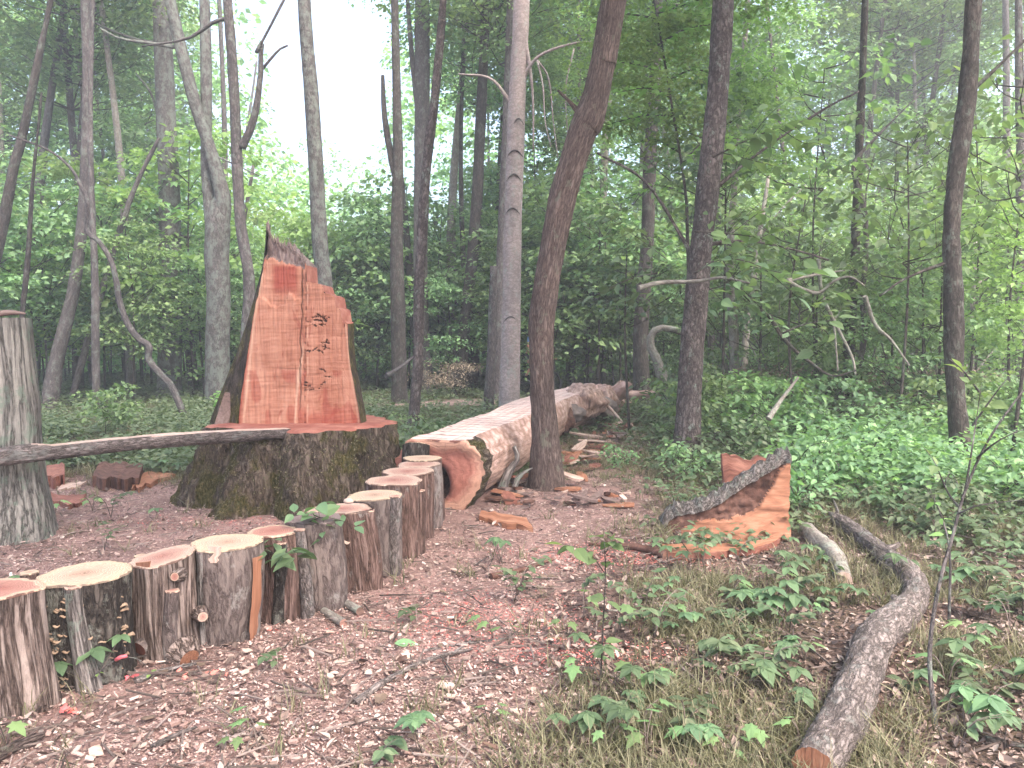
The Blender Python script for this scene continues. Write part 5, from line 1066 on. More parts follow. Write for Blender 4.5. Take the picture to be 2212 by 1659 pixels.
# low green cover, thick beyond the clearing
def cover():
    rng = np.random.default_rng(8)
    for nm, y0, y1, n, hs, ls, tv, tf, lv, mat, sd_, lb in (
        ('ground_cover', 5.0, 11, 800, (.06, .30), (.045, .085), NL_V, NL_F, 12, F_COVER, 1, 'low leafy green plants massed on the floor around the clearing'),
        ('ground_cover', 9, 32, 5600, (.10, .42), (.05, .11), LEAF_V, LEAF_F, 20, F_COVER, 2, 'pale green ground cover carpeting the wood floor behind the stump'),
        ('ground_cover', 7, 20, 1100, (.12, .85), (.05, .11), LEAF_V, LEAF_F, 28, F_DARK, 3, 'taller dark green undergrowth on the right of the wood')):
        wf = (lambda x, y: greenw(x, y) * (1 - .5 * smooth(1, 2.5, x) * smooth(13, 9, y)) * (.25 + .75 * smooth(.38, .55, vn(P3(x * .8, y * .8, 0 * x), 24)) if sd_ == 2 else smooth(.34, .6, vn(P3(x * 1.1, y * 1.1, 0 * x), 14)))) if sd_ != 3 else (lambda x, y: greenw(x, y) * smooth(1.5, 3.2, x - .1 * y) * smooth(.3, .6, vn(P3(x * .7, y * .7, 0 * x), 4)))
        t = floor_points(rng, n, y0, y1, wf=wf, power=.95); t = t[~solid(t[:, 0], t[:, 1])]; H = rng.uniform(*hs, len(t)) * rng.uniform(.5, 1, len(t)); k = np.repeat(np.arange(len(t)), lv); m = len(k)
        a = rng.uniform(0, 6.28, m); lev = rng.uniform(.35, 1, m); r = .16 * np.sqrt(rng.uniform(0, 1, m)) * (1 + H[k])
        p = P3(t[k, 0] + np.cos(a) * r, t[k, 1] + np.sin(a) * r, gz(t[k, 0], t[k, 1]) + H[k] * lev)
        v, f = scatter(tv, tf, p, P3(rng.normal(0, .35, m) + .2 * np.cos(a), rng.normal(0, .35, m) + .2 * np.sin(a), 1 + 0 * a), P3(np.cos(a), np.sin(a), -.1 + 0 * a), rng.uniform(*ls, m))
        g = G(); g.add(v, f, smooth=False); tag(g.build(nm, mat), lb, 'ground cover', kind='stuff')
cover()

# ------------------------------------------------------------------ individual seedlings
def seedling_mesh(seed, kind):
    rng = np.random.default_rng(seed); g = G(); L = G(); h = rng.uniform(.08, .2)
    if kind == 'creeper':
        for j in range(rng.integers(1, 4)):
            b = np.array([rng.normal(0, .03), rng.normal(0, .03), 0]) * (j > 0); tip = b + [rng.normal(0, .06), rng.normal(0, .06), h * rng.uniform(.6, 1)]
            g.add(*tube(catmull([b, (b + tip) / 2 + [.01, 0, .01], tip], 5), [.0025, .002, .002, .0018, .0015], 4))
            a = np.arange(5) * 2 * math.pi / 5 + rng.uniform(0, 6); s = rng.uniform(.055, .09) * np.array([1, 1, .9, .75, .75])
            v, f = scatter(NL_V, NL_F, np.repeat(tip[None], 5, 0), P3(.25 * np.cos(a), .25 * np.sin(a), 1 + 0 * a), P3(np.cos(a), np.sin(a), 0 * a - .15), s); L.add(v, f, smooth=False)
    elif kind == 'maple':
        for j in range(rng.integers(2, 5)):
            a = rng.uniform(0, 6.28); r = rng.uniform(.02, .08); tip = np.array([math.cos(a) * r, math.sin(a) * r, h * rng.uniform(.5, 1)])
            g.add(*tube(catmull([[0, 0, 0], tip * [.4, .4, .7], tip], 5), [.002] * 5, 4))
            v, f = scatter(MP_V, MP_F, tip[None], np.array([[.3 * math.cos(a), .3 * math.sin(a), 1]]), np.array([[math.cos(a), math.sin(a), -.2]]), np.array([rng.uniform(.06, .1)])); L.add(v, f, smooth=False)
    else:
        for j in range(rng.integers(2, 4)):
            a0 = rng.uniform(0, 6.28); e = np.array([math.cos(a0) * h * .8, math.sin(a0) * h * .8, h]); pth = catmull([[0, 0, 0], e * [.3, .3, .7], e], 6); g.add(*tube(pth, [.003, .0025, .002, .002, .0015, .001], 4))
            for q in range(2, 6):
                for sg in (-1, 1):
                    a = a0 + sg * rng.uniform(.6, 1.2); v, f = scatter(NL_V, NL_F, pth[q][None], np.array([[rng.normal(0, .2), rng.normal(0, .2), 1]]), np.array([[math.cos(a), math.sin(a), -.1]]), np.array([rng.uniform(.04, .07)])); L.add(v, f, smooth=False)
    a = g.build('x', TWIG); b = L.build('y', {'creeper': F_BLUE, 'maple': F_MID, 'ovate': F_COVER}[kind]); r = (a.data, b.data); bpy.data.objects.remove(a); bpy.data.objects.remove(b); return r
SEED = {k: [seedling_mesh(50 + i * 7 + j * 31, k) for i in range(5)] for j, k in enumerate(('creeper', 'maple', 'ovate'))}
SL = {'creeper': ('five leaflet creeper seedling growing on the forest floor', 'five leaflet creeper seedlings'), 'maple': ('lobed leaf seedling growing on the forest floor', 'lobed leaf seedlings'), 'ovate': ('small oval leaved seedling growing on the forest floor', 'oval leaved seedlings')}
def seedling(x, y, kind, sc=1.0, label=None):
    z = float(gz(x, y)); t = thing('seedling', (x, y, z), label or SL[kind][0], 'seedling', None if label else SL[kind][1]); a, b = rd.choice(SEED[kind]); rz = rd.uniform(0, 6.28)
    put('stem', a, t, rz=rz, sc=sc); put('leaves', b, t, rz=rz, sc=sc)
fx = [(1575, 1280, 'creeper', 1.2), (1660, 1340, 'creeper', 1.3), (1745, 1230, 'creeper', 1.1), (1500, 1360, 'maple', 1.3), (1450, 1330, 'maple', 1.2), (1545, 1455, 'ovate', 1.2), (1650, 1480, 'ovate', 1.3), (1690, 1430, 'creeper', 1.1), (1400, 1490, 'maple', 1.2), (1330, 1480, 'maple', 1.3), (1240, 1480, 'maple', 1.1), (1310, 1560, 'creeper', 1), (1395, 1640, 'maple', 1.2),
      (905, 1630, 'creeper', 1), (1065, 1380, 'maple', 1.1), (1100, 1395, 'maple', 1.1), (1260, 1340, 'maple', 1.4), (1330, 1350, 'maple', 1.3), (190, 1480, 'creeper', .9), (15, 1620, 'maple', 1.2), (600, 1445, 'ovate', .9), (625, 1330, 'ovate', 1.1), (900, 1345, 'ovate', 1), (520, 1620, 'maple', 1), (560, 1625, 'maple', 1.2), (2085, 1580, 'creeper', 1.3), (2180, 1610, 'creeper', 1.3), (1990, 1500, 'creeper', 1.2), (2190, 1490, 'creeper', 1.1),
      (1950, 1260, 'creeper', 1.2), (2020, 1250, 'creeper', 1.1), (2100, 1290, 'creeper', 1.3), (1260, 1290, 'ovate', 1), (1110, 1300, 'ovate', .9), (1450, 1230, 'creeper', 1.1), (1520, 1225, 'ovate', 1.2), (120, 1110, 'maple', 1.3), (200, 1105, 'maple', 1.4), (240, 1120, 'ovate', 1.2), (225, 1190, 'ovate', 1), (820, 1650, 'ovate', 1), (1225, 1370, 'maple', 1), (1730, 1610, 'maple', 1)]
for u, v, k, s in fx: p = gp(u, v); seedling(p[0], p[1], k, s)
n = 0
while n < 260:
    y = 2.9 * (9.5 / 2.9) ** rd.random(); x = rd.uniform(-.66, .68) * y; gwt = float(greenw(x, y)) + .03
    if rd.random() > gwt or (x < -.9 and y < 7.6 and x > -2.8): continue
    seedling(x, y, rd.choice(['creeper', 'creeper', 'maple', 'ovate', 'ovate']), rd.uniform(.75, 1.4)); n += 1
def leafy_stem(name, label, cat, stems, leaves, lsize, mat, wd=.012, group=None, smat=B_DARK, kind='near', sides=True, seed=1, ang=.9):
    """stems: list of world polylines; leaves placed in pairs along them after the given fraction"""
    rng = np.random.default_rng(seed); b = np.array(stems[0][0], float); t = thing(name, b, label, cat, group); S = G(); L = G()
    for i, st in enumerate(stems):
        st = np.array(st, float); ln = np.linalg.norm(np.diff(st, axis=0), axis=1).sum(); n_ = max(6, int(ln / .04)); c = catmull(st, n_); w0 = wd * (1 if i == 0 else .5)
        S.add(*tube(c, np.linspace(w0, w0 * .25, n_) / 1.0, 7, .001, sc=30)); dd = np.gradient(c, axis=0); start, every = leaves[i] if isinstance(leaves, list) else leaves
        k = start * n_; q = 0
        while k < n_:
            p = c[min(int(k), n_ - 1)]; d = dd[min(int(k), n_ - 1)]; d = d / np.linalg.norm(d)
            for sg in ((-1, 1) if sides else (1 if q % 2 else -1,)):
                hz = np.cross(d, [0, 0, 1.]); hz = hz if np.linalg.norm(hz) > .3 else np.array([math.cos(q * 2.4), math.sin(q * 2.4), 0]); hz = hz / np.linalg.norm(hz)
                ax = d * rng.uniform(.2, .7) + hz * sg * ang + rng.normal(0, .2, 3) + [0, 0, -.25]
                tv, tf = (NL_V, NL_F) if kind == 'near' else (MP_V, MP_F)
                v, f = scatter(tv, tf, (p + ax / np.linalg.norm(ax) * .015)[None], (np.array([0, 0, 1.]) + rng.normal(0, .35, 3))[None], ax[None], np.array([lsize * rng.uniform(.65, 1.2)])); L.add(v, f, smooth=False)
            k += every / .04; q += 1
    S.build('stem', smat, t); L.build('leaves', mat, t); return t
def W(Y, *pl): return [pix(u, v, Y) for u, v in pl]
b = gp(1297, 1482)
leafy_stem('seedling', 'tall thin seedling with sparse leaves in the centre foreground', 'seedling', [[b, pix(1303, 1350, b[1]), pix(1308, 1230, b[1]), pix(1303, 1140, b[1])], [pix(1307, 1240, b[1]), pix(1270, 1190, b[1]), pix(1225, 1178, b[1] - .1)], [pix(1306, 1200, b[1]), pix(1325, 1160, b[1])]], [(.25, .16), (.3, .06), (.5, .05)], .085, F_MID, .005, seed=2)
b = gp(612, 1345)
leafy_stem('seedling', 'broad leaved seedling drooping over the palisade in front of the small pink post', 'seedling', [[b, pix(612, 1260, b[1]), pix(600, 1190, b[1]), pix(588, 1165, b[1] - .05)], [pix(606, 1220, b[1]), pix(585, 1190, b[1] - .1), pix(560, 1185, b[1] - .12)], [pix(606, 1210, b[1]), pix(625, 1180, b[1] - .1), pix(640, 1200, b[1] - .15)]], [(.75, .08), (.2, .06), (.2, .06)], .13, F_BLUE, .006, seed=5)
p0 = pix(672, 1150, 4.7)
leafy_stem('leafy_branch', 'leafy twig lying across the grey topped and double lobed posts', 'branch', [W(4.62, (655, 1135), (690, 1118), (730, 1122), (765, 1135)), W(4.6, (690, 1118), (660, 1108), (620, 1110)), W(4.6, (700, 1118), (695, 1150), (690, 1175)), W(4.6, (690, 1118), (688, 1095), (692, 1085))], (.2, .07), .10, F_BLUE, .004, seed=8)
b = gp(172, 1500)
leafy_stem('twig', 'thin twig with pink tape and green leaflets rising by the fungus post', 'twig', [[b, pix(215, 1450, b[1]), pix(262, 1420, b[1]), pix(300, 1425, b[1]), pix(325, 1450, b[1])]], (.2, .3), .03, F_LIGHT, .005, smat=B_MAUVE)
g = G(); g.add(*tube([pix(250, 1425, b[1] - .0), pix(262, 1419, b[1] - .01), pix(275, 1417, b[1])], [.008, .009, .007], 8)); tag(g.build('tape', F_RED, None, loc=pix(262, 1420, b[1])), 'bit of pink red tape tied on the thin twig', 'tape')
seedling(*(gp(195, 1490)[:2]), 'creeper', 1.2, 'bright green creeper seedling beside the taped twig')
for i, (u, v) in enumerate([(150, 1545), (300, 1420), (400, 1470), (460, 1462), (592, 1362), (285, 1468)]):
    rng = np.random.default_rng(i); p = gp(u, v, .02); m = 6 if i == 0 else 3; a = rng.uniform(0, 6.28, m); vv, f = scatter(MP_V, MP_F, p + rng.normal(0, .018, (m, 3)) * [1, 1, .3], P3(rng.normal(0, .5, m), rng.normal(0, .5, m) - .3, 1 + 0 * a), P3(np.cos(a), np.sin(a), 0 * a), rng.uniform(.03, .05, m))
    g = G(); g.add(vv, f, smooth=False); tag(g.build('red_leaf', F_RED, None, loc=p), 'largest cluster of red leaves at the foot of the nearest posts' if i == 0 else 'small red leaf at the foot of the palisade', 'leaf', None if i == 0 else 'small red leaves by the posts')
p = gp(875, 1397, .02); vv, f = scatter(NL_V, NL_F, np.array([p - [.055, 0, 0]]), np.array([[0, -.4, 1]]), np.array([[1, .05, 0]]), np.array([[.1, .13, .1]])); g = G(); g.add(vv, f); tag(g.build('leaf', F_DARK, None, loc=p), 'single dark green oval leaf lying on the pink chips', 'leaf')

# young sapling in the right foreground
b = gp(2022, 1565)
leafy_stem('sapling', 'thin bare stemmed young sapling leaning across the right foreground', 'sapling',
    [[b, pix(2008, 1420, 3.35), pix(2025, 1280, 3.4), pix(2060, 1150, 3.45), pix(2085, 1060, 3.5), pix(2130, 960, 3.5), pix(2190, 870, 3.5), pix(2250, 800, 3.55)],
     [pix(2085, 1060, 3.5), pix(2098, 980, 3.5), pix(2110, 900, 3.6), pix(2120, 830, 3.6)], [pix(2070, 1110, 3.45), pix(2120, 1090, 3.4), pix(2230, 1078, 3.4)], [pix(2110, 990, 3.5), pix(2160, 950, 3.4), pix(2240, 915, 3.4)],
     [pix(2075, 1100, 3.5), pix(2045, 1060, 3.6), pix(2020, 1000, 3.6), pix(1990, 960, 3.7)], [pix(2118, 850, 3.6), pix(2080, 800, 3.6), pix(2050, 775, 3.7)], [pix(2100, 920, 3.6), pix(2150, 850, 3.6), pix(2190, 800, 3.6)]],
    [(1.0, .5), (.3, .09), (2, 1), (.6, .1), (.3, .1), (.2, .08), (.3, .09)], .07, F_MID, .011, smat=B_MAUVE, seed=6)
b = gp(2050, 1340)
leafy_stem('sapling', 'thin grey sapling stem standing just behind the foreground sapling', 'sapling', [[b, pix(2052, 1200, 4.5), pix(2035, 1120, 4.6), pix(2005, 1050, 4.6)]], (.5, .12), .07, F_LIGHT, .009, smat=B_MAUVE, seed=7)
for i, (lb, Y, sts, ls, mt, ev, kd) in enumerate([
    ('branch of big pointed leaves reaching right across the scaly tree', 9.2, [[(1500, 500), (1580, 505), (1660, 520), (1760, 560)], [(1580, 505), (1640, 460), (1700, 430)], [(1520, 500), (1590, 540), (1650, 600)], [(1640, 515), (1700, 490), (1790, 480)]], .19, F_MID, .13, 'near'),
    ('branch of broad leaves hanging above the dead forked branches', 8.8, [[(1500, 590), (1560, 560), (1640, 575), (1740, 640)], [(1560, 560), (1600, 620), (1660, 680), (1690, 720)], [(1620, 575), (1700, 590), (1790, 580)], [(1530, 620), (1580, 660), (1640, 650)]], .2, F_BLUE, .13, 'near'),
    ('large leaved green branch high between the two scaly trees', 9.6, [[(1540, 340), (1620, 300), (1700, 270), (1800, 240)], [(1620, 300), (1660, 250), (1700, 215)], [(1680, 275), (1740, 310), (1790, 290)], [(1560, 330), (1640, 350), (1700, 380)]], .2, F_MID, .12, 'near'),
    ('broad leaved branch reaching left of the scaly tree', 9.9, [[(1420, 590), (1370, 600), (1320, 620), (1285, 640)], [(1370, 600), (1340, 570), (1310, 560)], [(1400, 600), (1370, 640), (1340, 670)], [(1440, 560), (1400, 530), (1330, 480), (1290, 470)]], .18, F_BLUE, .12, 'near'),
    ('leafy spray in front of the dead arch of branches', 8.2, [[(1690, 720), (1740, 700), (1800, 690), (1840, 660)], [(1740, 700), (1770, 650), (1800, 630)], [(1760, 695), (1790, 730), (1760, 770)]], .17, F_MID, .12, 'near')]):
    st = [W(Y, *s) for s in sts]
    for k, s in enumerate(st): s[-1][1] += .25 * (-1) ** k
    leafy_stem('leafy_branch', lb, 'branch', st, (.15, ev), ls, mt, .012, seed=20 + i)
b = pix(1492, 990, 12.2); b[2] = gz(b[0], b[1])
leafy_stem('tree', 'young maple with bright yellow green leaves between the leaning tree and the scaly tree', 'tree',
    [[b, pix(1490, 700, 12.2), pix(1485, 512, 12.2), pix(1479, 401, 12.2), pix(1445, 190, 12.2), pix(1420, 40, 12.2), pix(1400, -60, 12)]] +
    [W(12.2 + dz, *s) for dz, s in ((-.4, [(1440, 160), (1380, 140), (1300, 130)]), (.4, [(1442, 175), (1500, 150), (1560, 170)]), (-.8, [(1450, 210), (1400, 190), (1330, 200)]), (.6, [(1430, 100), (1370, 80), (1290, 90)]), (-.5, [(1430, 90), (1490, 60), (1570, 50)]), (.9, [(1435, 120), (1480, 110), (1600, 120)]), (.2, [(1470, 330), (1410, 300), (1350, 320)]), (-.9, [(1475, 350), (1530, 300), (1600, 300)]), (-.3, [(1420, 40), (1340, 30), (1280, 50)]), (.3, [(1480, 420), (1420, 400), (1350, 430)]), (.5, [(1415, 30), (1480, 10), (1540, -10)]), (-.2, [(1460, 250), (1390, 250), (1310, 270)]))],
    [(2, 1)] + [(.1, .07)] * 12, .15, F_LIGHT, .035, seed=31, ang=1.2, kind='maple')
mp_ = bpy.context.scene.objects[bpy.data.objects[-1].name] if False else [o for o in bpy.data.objects if o.get('label', '').startswith('young maple')][0]
for ox, oy, oz, q_ in ((-.5, 0, 3.7, .8), (.5, .5, 4.4, .8), (-1.1, .6, 4.3, .7), (.1, .3, 5.3, .9), (.9, -.2, 3.4, .6)): put('crown', UND[3][0], mp_, (ox, oy, oz), ox * 5, q_)
# young leafy shrubs at the clearing edge, each a plant of its own
SH = [(2.6, 7.2, 0, 1.0), (3.1, 8.2, 0, 1.2), (1.9, 8.8, 0, .9), (3.6, 6.4, 1, .9), (4.0, 9.0, 0, 1.3), (2.9, 10, 1, 1.2), (4.7, 7.4, 0, 1.1), (5.2, 9.5, 2, 1.3), (3.9, 10.8, 0, 1.4), (4.9, 11.5, 1, 1.2), (2.4, 11.2, 0, 1.0), (6.2, 11, 0, 1.3), (6.6, 12.8, 2, 1.5), (5.4, 13.2, 0, 1.5), (3.3, 12.5, 0, 1.2), (4.4, 5.6, 2, .8), (3.0, 13.8, 2, 1.3), (1.25, 9.6, 0, .6), (2.0, 7.0, 2, .55), (-.75, 9.7, 0, .8), (-1.1, 10.4, 1, 1.0), (-1.5, 11.2, 2, .9), (-6.2, 12.2, 0, 1), (-4.4, 13.2, 1, 1)]
for i, (x, y, k, s) in enumerate(SH):
    z = float(gz(x, y)); t = thing('shrub', (x, y, z), 'low leafy shrub growing at the edge of the clearing', 'shrub', 'low shrubs around the clearing'); k2 = 0 if s < .7 else 1
    k2 = k2 if y > 12 else 0; D = (LOW, SPR)[k2][k]; rz = rd.uniform(0, 6.28); q = s * (.85, .6)[k2]; put('leaves', D[0], t, (0, 0, 0), rz, q); put('stems', D[1], t, (0, 0, 0), rz, q)
for i in range(40):
    y = rd.uniform(10.5, 18); x = rd.uniform(.2, .66) * y; z = float(gz(x, y)); t = thing('shrub', (x, y, z), 'leafy shrub in the thick undergrowth at the right', 'shrub', 'shrubs in the right undergrowth'); D = SPR[rd.choice([0, 2, 0, 2])]; rz = rd.uniform(0, 6.28); s = rd.uniform(.35, .75)
    put('leaves', D[0], t, (0, 0, 0), rz, s); put('stems', D[1], t, (0, 0, 0), rz, s)
for x, y, sc, k in [(5.2, 13.5, .8, 0), (6.4, 12.6, .9, 1), (7.2, 15, 1.1, 2), (4.6, 15.2, .8, 4), (8.4, 14.5, 1.1, 0), (-12.0, 18.5, 1.2, 1), (-8.9, 18.8, 1.1, 0), (7.6, 12.2, .9, 3)]:
    understorey(x, y, sc, k, rd.uniform(.1, .6))

BIG = [crown_variant('broad%d' % i, 500 + i, 1.35, 1.15, 30, 15, .14, crad=.5, zmin=.2, mat=(F_MID, F_BLUE)[i % 2], leaf='near', flat=.09) for i in range(2)]
for i, (x, y, zo, sc) in enumerate([(2.6, 11.3, 2.0, .85), (4.2, 11.8, 1.6, 1.0), (5.6, 11.6, 2.4, 1.0), (3.3, 12.6, 3.4, 1.1), (6.6, 12.4, 1.5, 1.0), (1.9, 12.9, 1.6, .75), (5.2, 13.6, 3.8, 1.2), (7.6, 13.4, 3.2, 1.2), (6.0, 9.6, 2.8, .9), (4.4, 14.4, 1.2, 1.1)]):
    z = float(gz(x, y)); t = thing('sapling', (x, y, z), 'thin broad leaved sapling holding flat sprays at mid height on the right', 'sapling', 'broad leaved saplings on the right'); h = zo + 2.2 * sc
    g = G(); g.add(*tube(catmull([(x, y, z - .05), (x + rd.uniform(-.2, .2), y, z + h * .5), (x + rd.uniform(-.1, .1), y, z + h * .95)], 10), np.linspace(.026, .008, 10), 7)); g.build('trunk', B_DARK, t)
    rz = rd.uniform(0, 6.28); put('crown', BIG[i % 2][0], t, (0, 0, zo), rz, sc); put('limbs', BIG[i % 2][1], t, (0, 0, zo), rz, sc)

DEAD = [crown_variant('dead%d' % i, 600 + i, .9, .42, 26, 70, .05, crad=.4, zmin=.05, mat=F_CONIF, twigmat=B_PALE) for i in range(2)]
for i, (u, v, Y, sc) in enumerate([(1625, 770, 13.2, .9), (1690, 760, 14.2, 1.1), (1905, 760, 13.6, 1.1), (1960, 745, 14.6, 1.2), (2010, 720, 15.5, 1.0), (1740, 770, 14.8, .9), (960, 770, 21, 1.0)]):
    p = pix(u, v, Y); z = float(gz(p[0], Y)); t = thing('dead_brush', (p[0], Y, z), 'heap of brown dead brush lying in the undergrowth', 'brush pile', 'heaps of brown dead brush')
    put('dead_leaves', DEAD[i % 2][0], t, (0, 0, .25), i, sc); put('twigs', DEAD[i % 2][1], t, (0, 0, .25), i, sc)

# ------------------------------------------------------------------ bicycle and rider half hidden by the leaning tree
def rider():
    wr = np.array([1.06, 21.6, 0]); wr[2] = float(gz(wr[0], wr[1])); fw = np.array([.75, -.66, 0]); fw /= np.linalg.norm(fw); sd2 = np.array([.66, .75, 0]); sd2 /= np.linalg.norm(sd2); up = np.array([0, 0, 1.])
    fr = wr + up * .34; rr = fr - fw * 1.06
    m = M('black_bike_paint'); MB = m.done((.012, .012, .014), .35, None, .5); m = M('tyre_rubber'); MT = m.done((.015, .015, .015), .85)
    m = M('bike_alloy'); MA = m.done((.3, .3, .32), .35, None, .5); m = M('skin'); MS = m.done((.52, .28, .2), .55); m = M('blue_shirt'); MBl = m.done((.2, .36, .66), .85); m = M('dark_shorts'); MD = m.done((.03, .03, .035), .9)
    m = M('pale_helmet'); MH = m.done((.55, .56, .58), .4); m = M('brown_hair'); MHr = m.done((.06, .035, .02), .8)
    t = thing('bicycle', (wr + rr * [1, 1, 0] - rr * 0) * 0 + wr - fw * .53, 'black bicycle stopped on the dirt trail, mostly hidden by the leaning brown tree', 'bicycle')
    def wheel(c):
        a = np.linspace(0, 2 * math.pi, 41)[:-1]; ring = lambda r_: c + np.cos(a)[:, None] * fw * r_ + np.sin(a)[:, None] * up * r_
        def torus(r_, tr, seg=8):
            b = np.arange(seg) * 2 * math.pi / seg; V = np.array([[c + (math.cos(x) * fw + math.sin(x) * up) * (r_ + tr * math.cos(y)) + sd2 * tr * math.sin(y) for y in b] for x in a]).reshape(-1, 3)
            i = np.arange(40)[:, None]; j = np.arange(seg)[None]; f = np.stack([i * seg + j, ((i + 1) % 40) * seg + j, ((i + 1) % 40) * seg + (j + 1) % seg, i * seg + (j + 1) % seg], -1).reshape(-1, 4); return V, f
        g = G(); g.add(*torus(.32, .026)); ty = g.build('wheel', MT, t); ty['_o'] = t['_o']
        g = G(); g.add(*torus(.292, .012)); o = g.build('rim', MB, t); o.parent = ty
        g = G()
        for k in range(20):
            x = k * 2 * math.pi / 20; g.add(*tube([c + sd2 * .02 * (-1) ** k, c + (math.cos(x) * fw + math.sin(x) * up) * .29], [.0018, .0018], 4))
        g.add(*tube([c - sd2 * .05, c + sd2 * .05], [.022, .022], 10)); o = g.build('spokes', MA, t); o.parent = ty
    wheel(fr); wheel(rr); g = G(); bb = (fr + rr) / 2 - fw * .08 - up * .05; st = bb - fw * .16 + up * .5; hd = fr - fw * .14 + up * .5; hd2 = fr - fw * .10 + up * .36
    for a_, b_, r_ in ((bb, st, .018), (st, hd, .018), (bb, hd2, .022), (hd, hd2, .024), (bb, rr + sd2 * .06, .01), (bb, rr - sd2 * .06, .01), (st, rr + sd2 * .06, .009), (st, rr - sd2 * .06, .009)): g.add(*tube([a_, b_], [r_, r_], 10))
    g.build('frame', MB, t); g = G()
    for s_ in (-1, 1): g.add(*tube([hd2 + sd2 * .06 * s_, fr + sd2 * .06 * s_], [.018, .014], 8))
    g.add(*tube([hd2 - sd2 * .06, hd2 + sd2 * .06], [.02, .02], 8)); g.build('fork', MB, t)
    hb = hd + up * .16 + fw * .02; g = G(); g.add(*tube([hd, hb], [.016, .016], 8)); g.add(*tube(catmull([hb - sd2 * .34 - fw * .03, hb, hb + sd2 * .34 - fw * .03], 9), [.013] * 9, 8)); g.build('handlebar', MB, t)
    g = G(); sp = st + up * .2; g.add(*tube([st, sp], [.014, .014], 8)); g.add(*tube([sp - fw * .13, sp - fw * .06 + up * .02, sp + fw * .14], [.07, .06, .02], 12)); g.build('saddle', MB, t)
    g = G()
    for s_ in (-1, 1): g.add(*tube([bb + sd2 * .07 * s_, bb + sd2 * .08 * s_ + fw * .12 * s_ - up * .12 * s_], [.012, .01], 6)); q = bb + sd2 * .13 * s_ + fw * .12 * s_ - up * .12 * s_; g.add(*tube([q - fw * .04, q + fw * .04], [.02, .02], 6))
    g.build('cranks', MA, t)
    # rider, skinned along the joints
    hip = sp + up * .06; ch = hip + fw * .2 + up * .46; nk = ch + fw * .07 + up * .12; he = nk + fw * .06 + up * .16
    def skinned(name, chains, mat, parent=None, sub=2):
        vs, es, rs = [], [], []; idx = {}
        for chn in chains:
            pr = None
            for p, r_ in chn:
                key = tuple(np.round(p, 4)); 
                if key not in idx: idx[key] = len(vs); vs.append(np.array(p)); rs.append(r_)
                if pr is not None: es.append((pr, idx[key]))
                pr = idx[key]
        me = bpy.data.meshes.new(name); org = np.array(parent['_o']); me.from_pydata([tuple(v - org) for v in vs], es, []); o = bpy.data.objects.new(name, me); COL.objects.link(o); o.parent = parent
        mo = o.modifiers.new('skin', 'SKIN'); mo.use_smooth_shade = True
        if not me.skin_vertices: me.attributes  # the layer comes with the modifier below
        bpy.context.view_layer.objects.active = o
        if not me.skin_vertices:
            with bpy.context.temp_override(object=o, active_object=o): bpy.ops.mesh.customdata_skin_add()
        for k, r_ in enumerate(rs): me.skin_vertices[0].data[k].radius = (r_, r_)
        me.skin_vertices[0].data[0].use_root = True
        sb = o.modifiers.new('sub', 'SUBSURF'); sb.levels = 1; sb.render_levels = sub; me.materials.append(mat); return o
    tp = thing('person', hip * [1, 1, 0] + [0, 0, wr[2]], 'cyclist in a light blue shirt leaning over the bicycle behind the leaning tree', 'person')
    body = [[(hip, .13), (hip + (ch - hip) * .4, .13), (ch, .14), (nk, .06), (he, .075), (he + up * .1, .09), (he + up * .17, .06)]]
    shirt = [[(hip + up * .02, .15), (hip + (ch - hip) * .4, .145), (ch, .155), (ch + (nk - ch) * .6, .1)]]; shorts = [[(hip + up * .01, .155)]]
    for s_ in (-1, 1):
        sh = ch + sd2 * .19 * s_ + up * .03; el = sh + sd2 * .19 * s_ + fw * .06 - up * .22; hn = hb + sd2 * .29 * s_ - fw * .01 + up * .01
        fgs = []
        body.append([(ch, .14), (sh, .06), (sh + (el - sh) * .5, .048), (el, .042), (el + (hn - el) * .6, .034), (hn - (hn - el) / np.linalg.norm(hn - el) * .06, .026), (hn, .034)])
        for k in range(4): o_ = sd2 * (.012 + .018 * (k - 1.5)); body.append([(hn, .034), (hn + o_ + fw * .045 + up * .012, .009), (hn + o_ + fw * (.06) - up * .012, .008), (hn + o_ + fw * .035 - up * .03, .007)])
        body.append([(hn, .034), (hn - sd2 * .03 * s_ + up * .0 + fw * .01, .01), (hn - sd2 * .035 * s_ - up * .03 + fw * .02, .008)])
        shirt.append([(ch, .155), (sh, .075), (sh + (el - sh) * .55, .068)])
        hp = hip + sd2 * .1 * s_ - up * .03; ft = bb + sd2 * .13 * s_ + fw * .12 * s_ - up * .12 * s_ + up * .04; kn = (hp + ft) / 2 + fw * .2 + up * .06 + sd2 * .03 * s_; an = ft - fw * .07 + up * .07
        body.append([(hip, .13), (hp, .1), (hp + (kn - hp) * .5, .08), (kn, .06), (kn + (an - kn) * .35, .056), (an, .035)]); shorts.append([(hip + up * .01, .155), (hp, .112), (hp + (kn - hp) * .62, .092)])
        g = G(); g.add(*tube([an - fw * .05 - up * .03, an + fw * .04 - up * .035, an + fw * .17 - up * .06], [.04, .045, .03], 10)); g.build('shoe', MT, tp)
    skinned('body', body, MS, tp); skinned('shirt', shirt, MBl, tp); skinned('shorts', shorts, MD, tp)
    c = he + up * .12; g = G(); a = np.linspace(0, 2 * math.pi, 20, endpoint=False); rows = []
    for q in np.linspace(.05, 1.5, 8): rows.append(c + up * .02 + (np.cos(a)[:, None] * fw * .14 + np.sin(a)[:, None] * sd2 * .105) * math.cos(q) + up * .12 * math.sin(q))
    g.add(np.array(rows).reshape(-1, 3), grid_faces(8, 20, True)); g.build('helmet', MH, tp); g = G(); g.add(*tube([c + fw * .085 - up * .02, c + fw * .115 - up * .045], [.012, .018], 8)); g.build('nose', MS, tp)
rider()

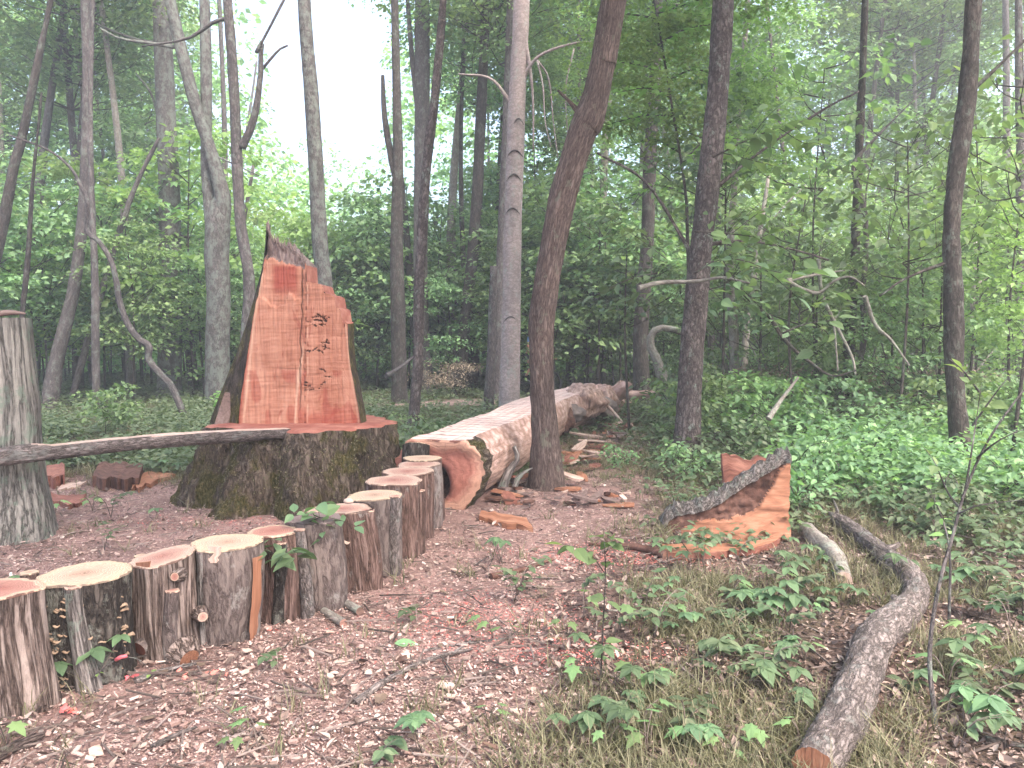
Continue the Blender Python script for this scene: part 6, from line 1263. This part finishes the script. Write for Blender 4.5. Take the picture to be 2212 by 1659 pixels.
# ------------------------------------------------------------------ damp air between the trees
def haze():
    g = G(); x, y0, y1, z0, z1 = 60, -12, 75, -1.6, 27
    v = [(-x, y0, z0), (x, y0, z0), (x, y1, z0), (-x, y1, z0), (-x, y0, z1), (x, y0, z1), (x, y1, z1), (-x, y1, z1)]
    g.add(v, np.array([[0, 3, 2, 1], [4, 5, 6, 7], [0, 1, 5, 4], [1, 2, 6, 5], [2, 3, 7, 6], [3, 0, 4, 7]]), None, 0, False)
    m = bpy.data.materials.new('haze'); m.use_nodes = True; t = m.node_tree; t.nodes.clear()
    o = t.nodes.new('ShaderNodeOutputMaterial'); p = t.nodes.new('ShaderNodeVolumePrincipled'); p.inputs['Color'].default_value = (.93, .97, 1, 1); p.inputs['Density'].default_value = .0052; p.inputs['Anisotropy'].default_value = .3
    t.links.new(p.outputs[0], o.inputs['Volume']); tag(g.build('haze', m), 'pale damp haze hanging between the trees', 'haze', kind='stuff')
haze()
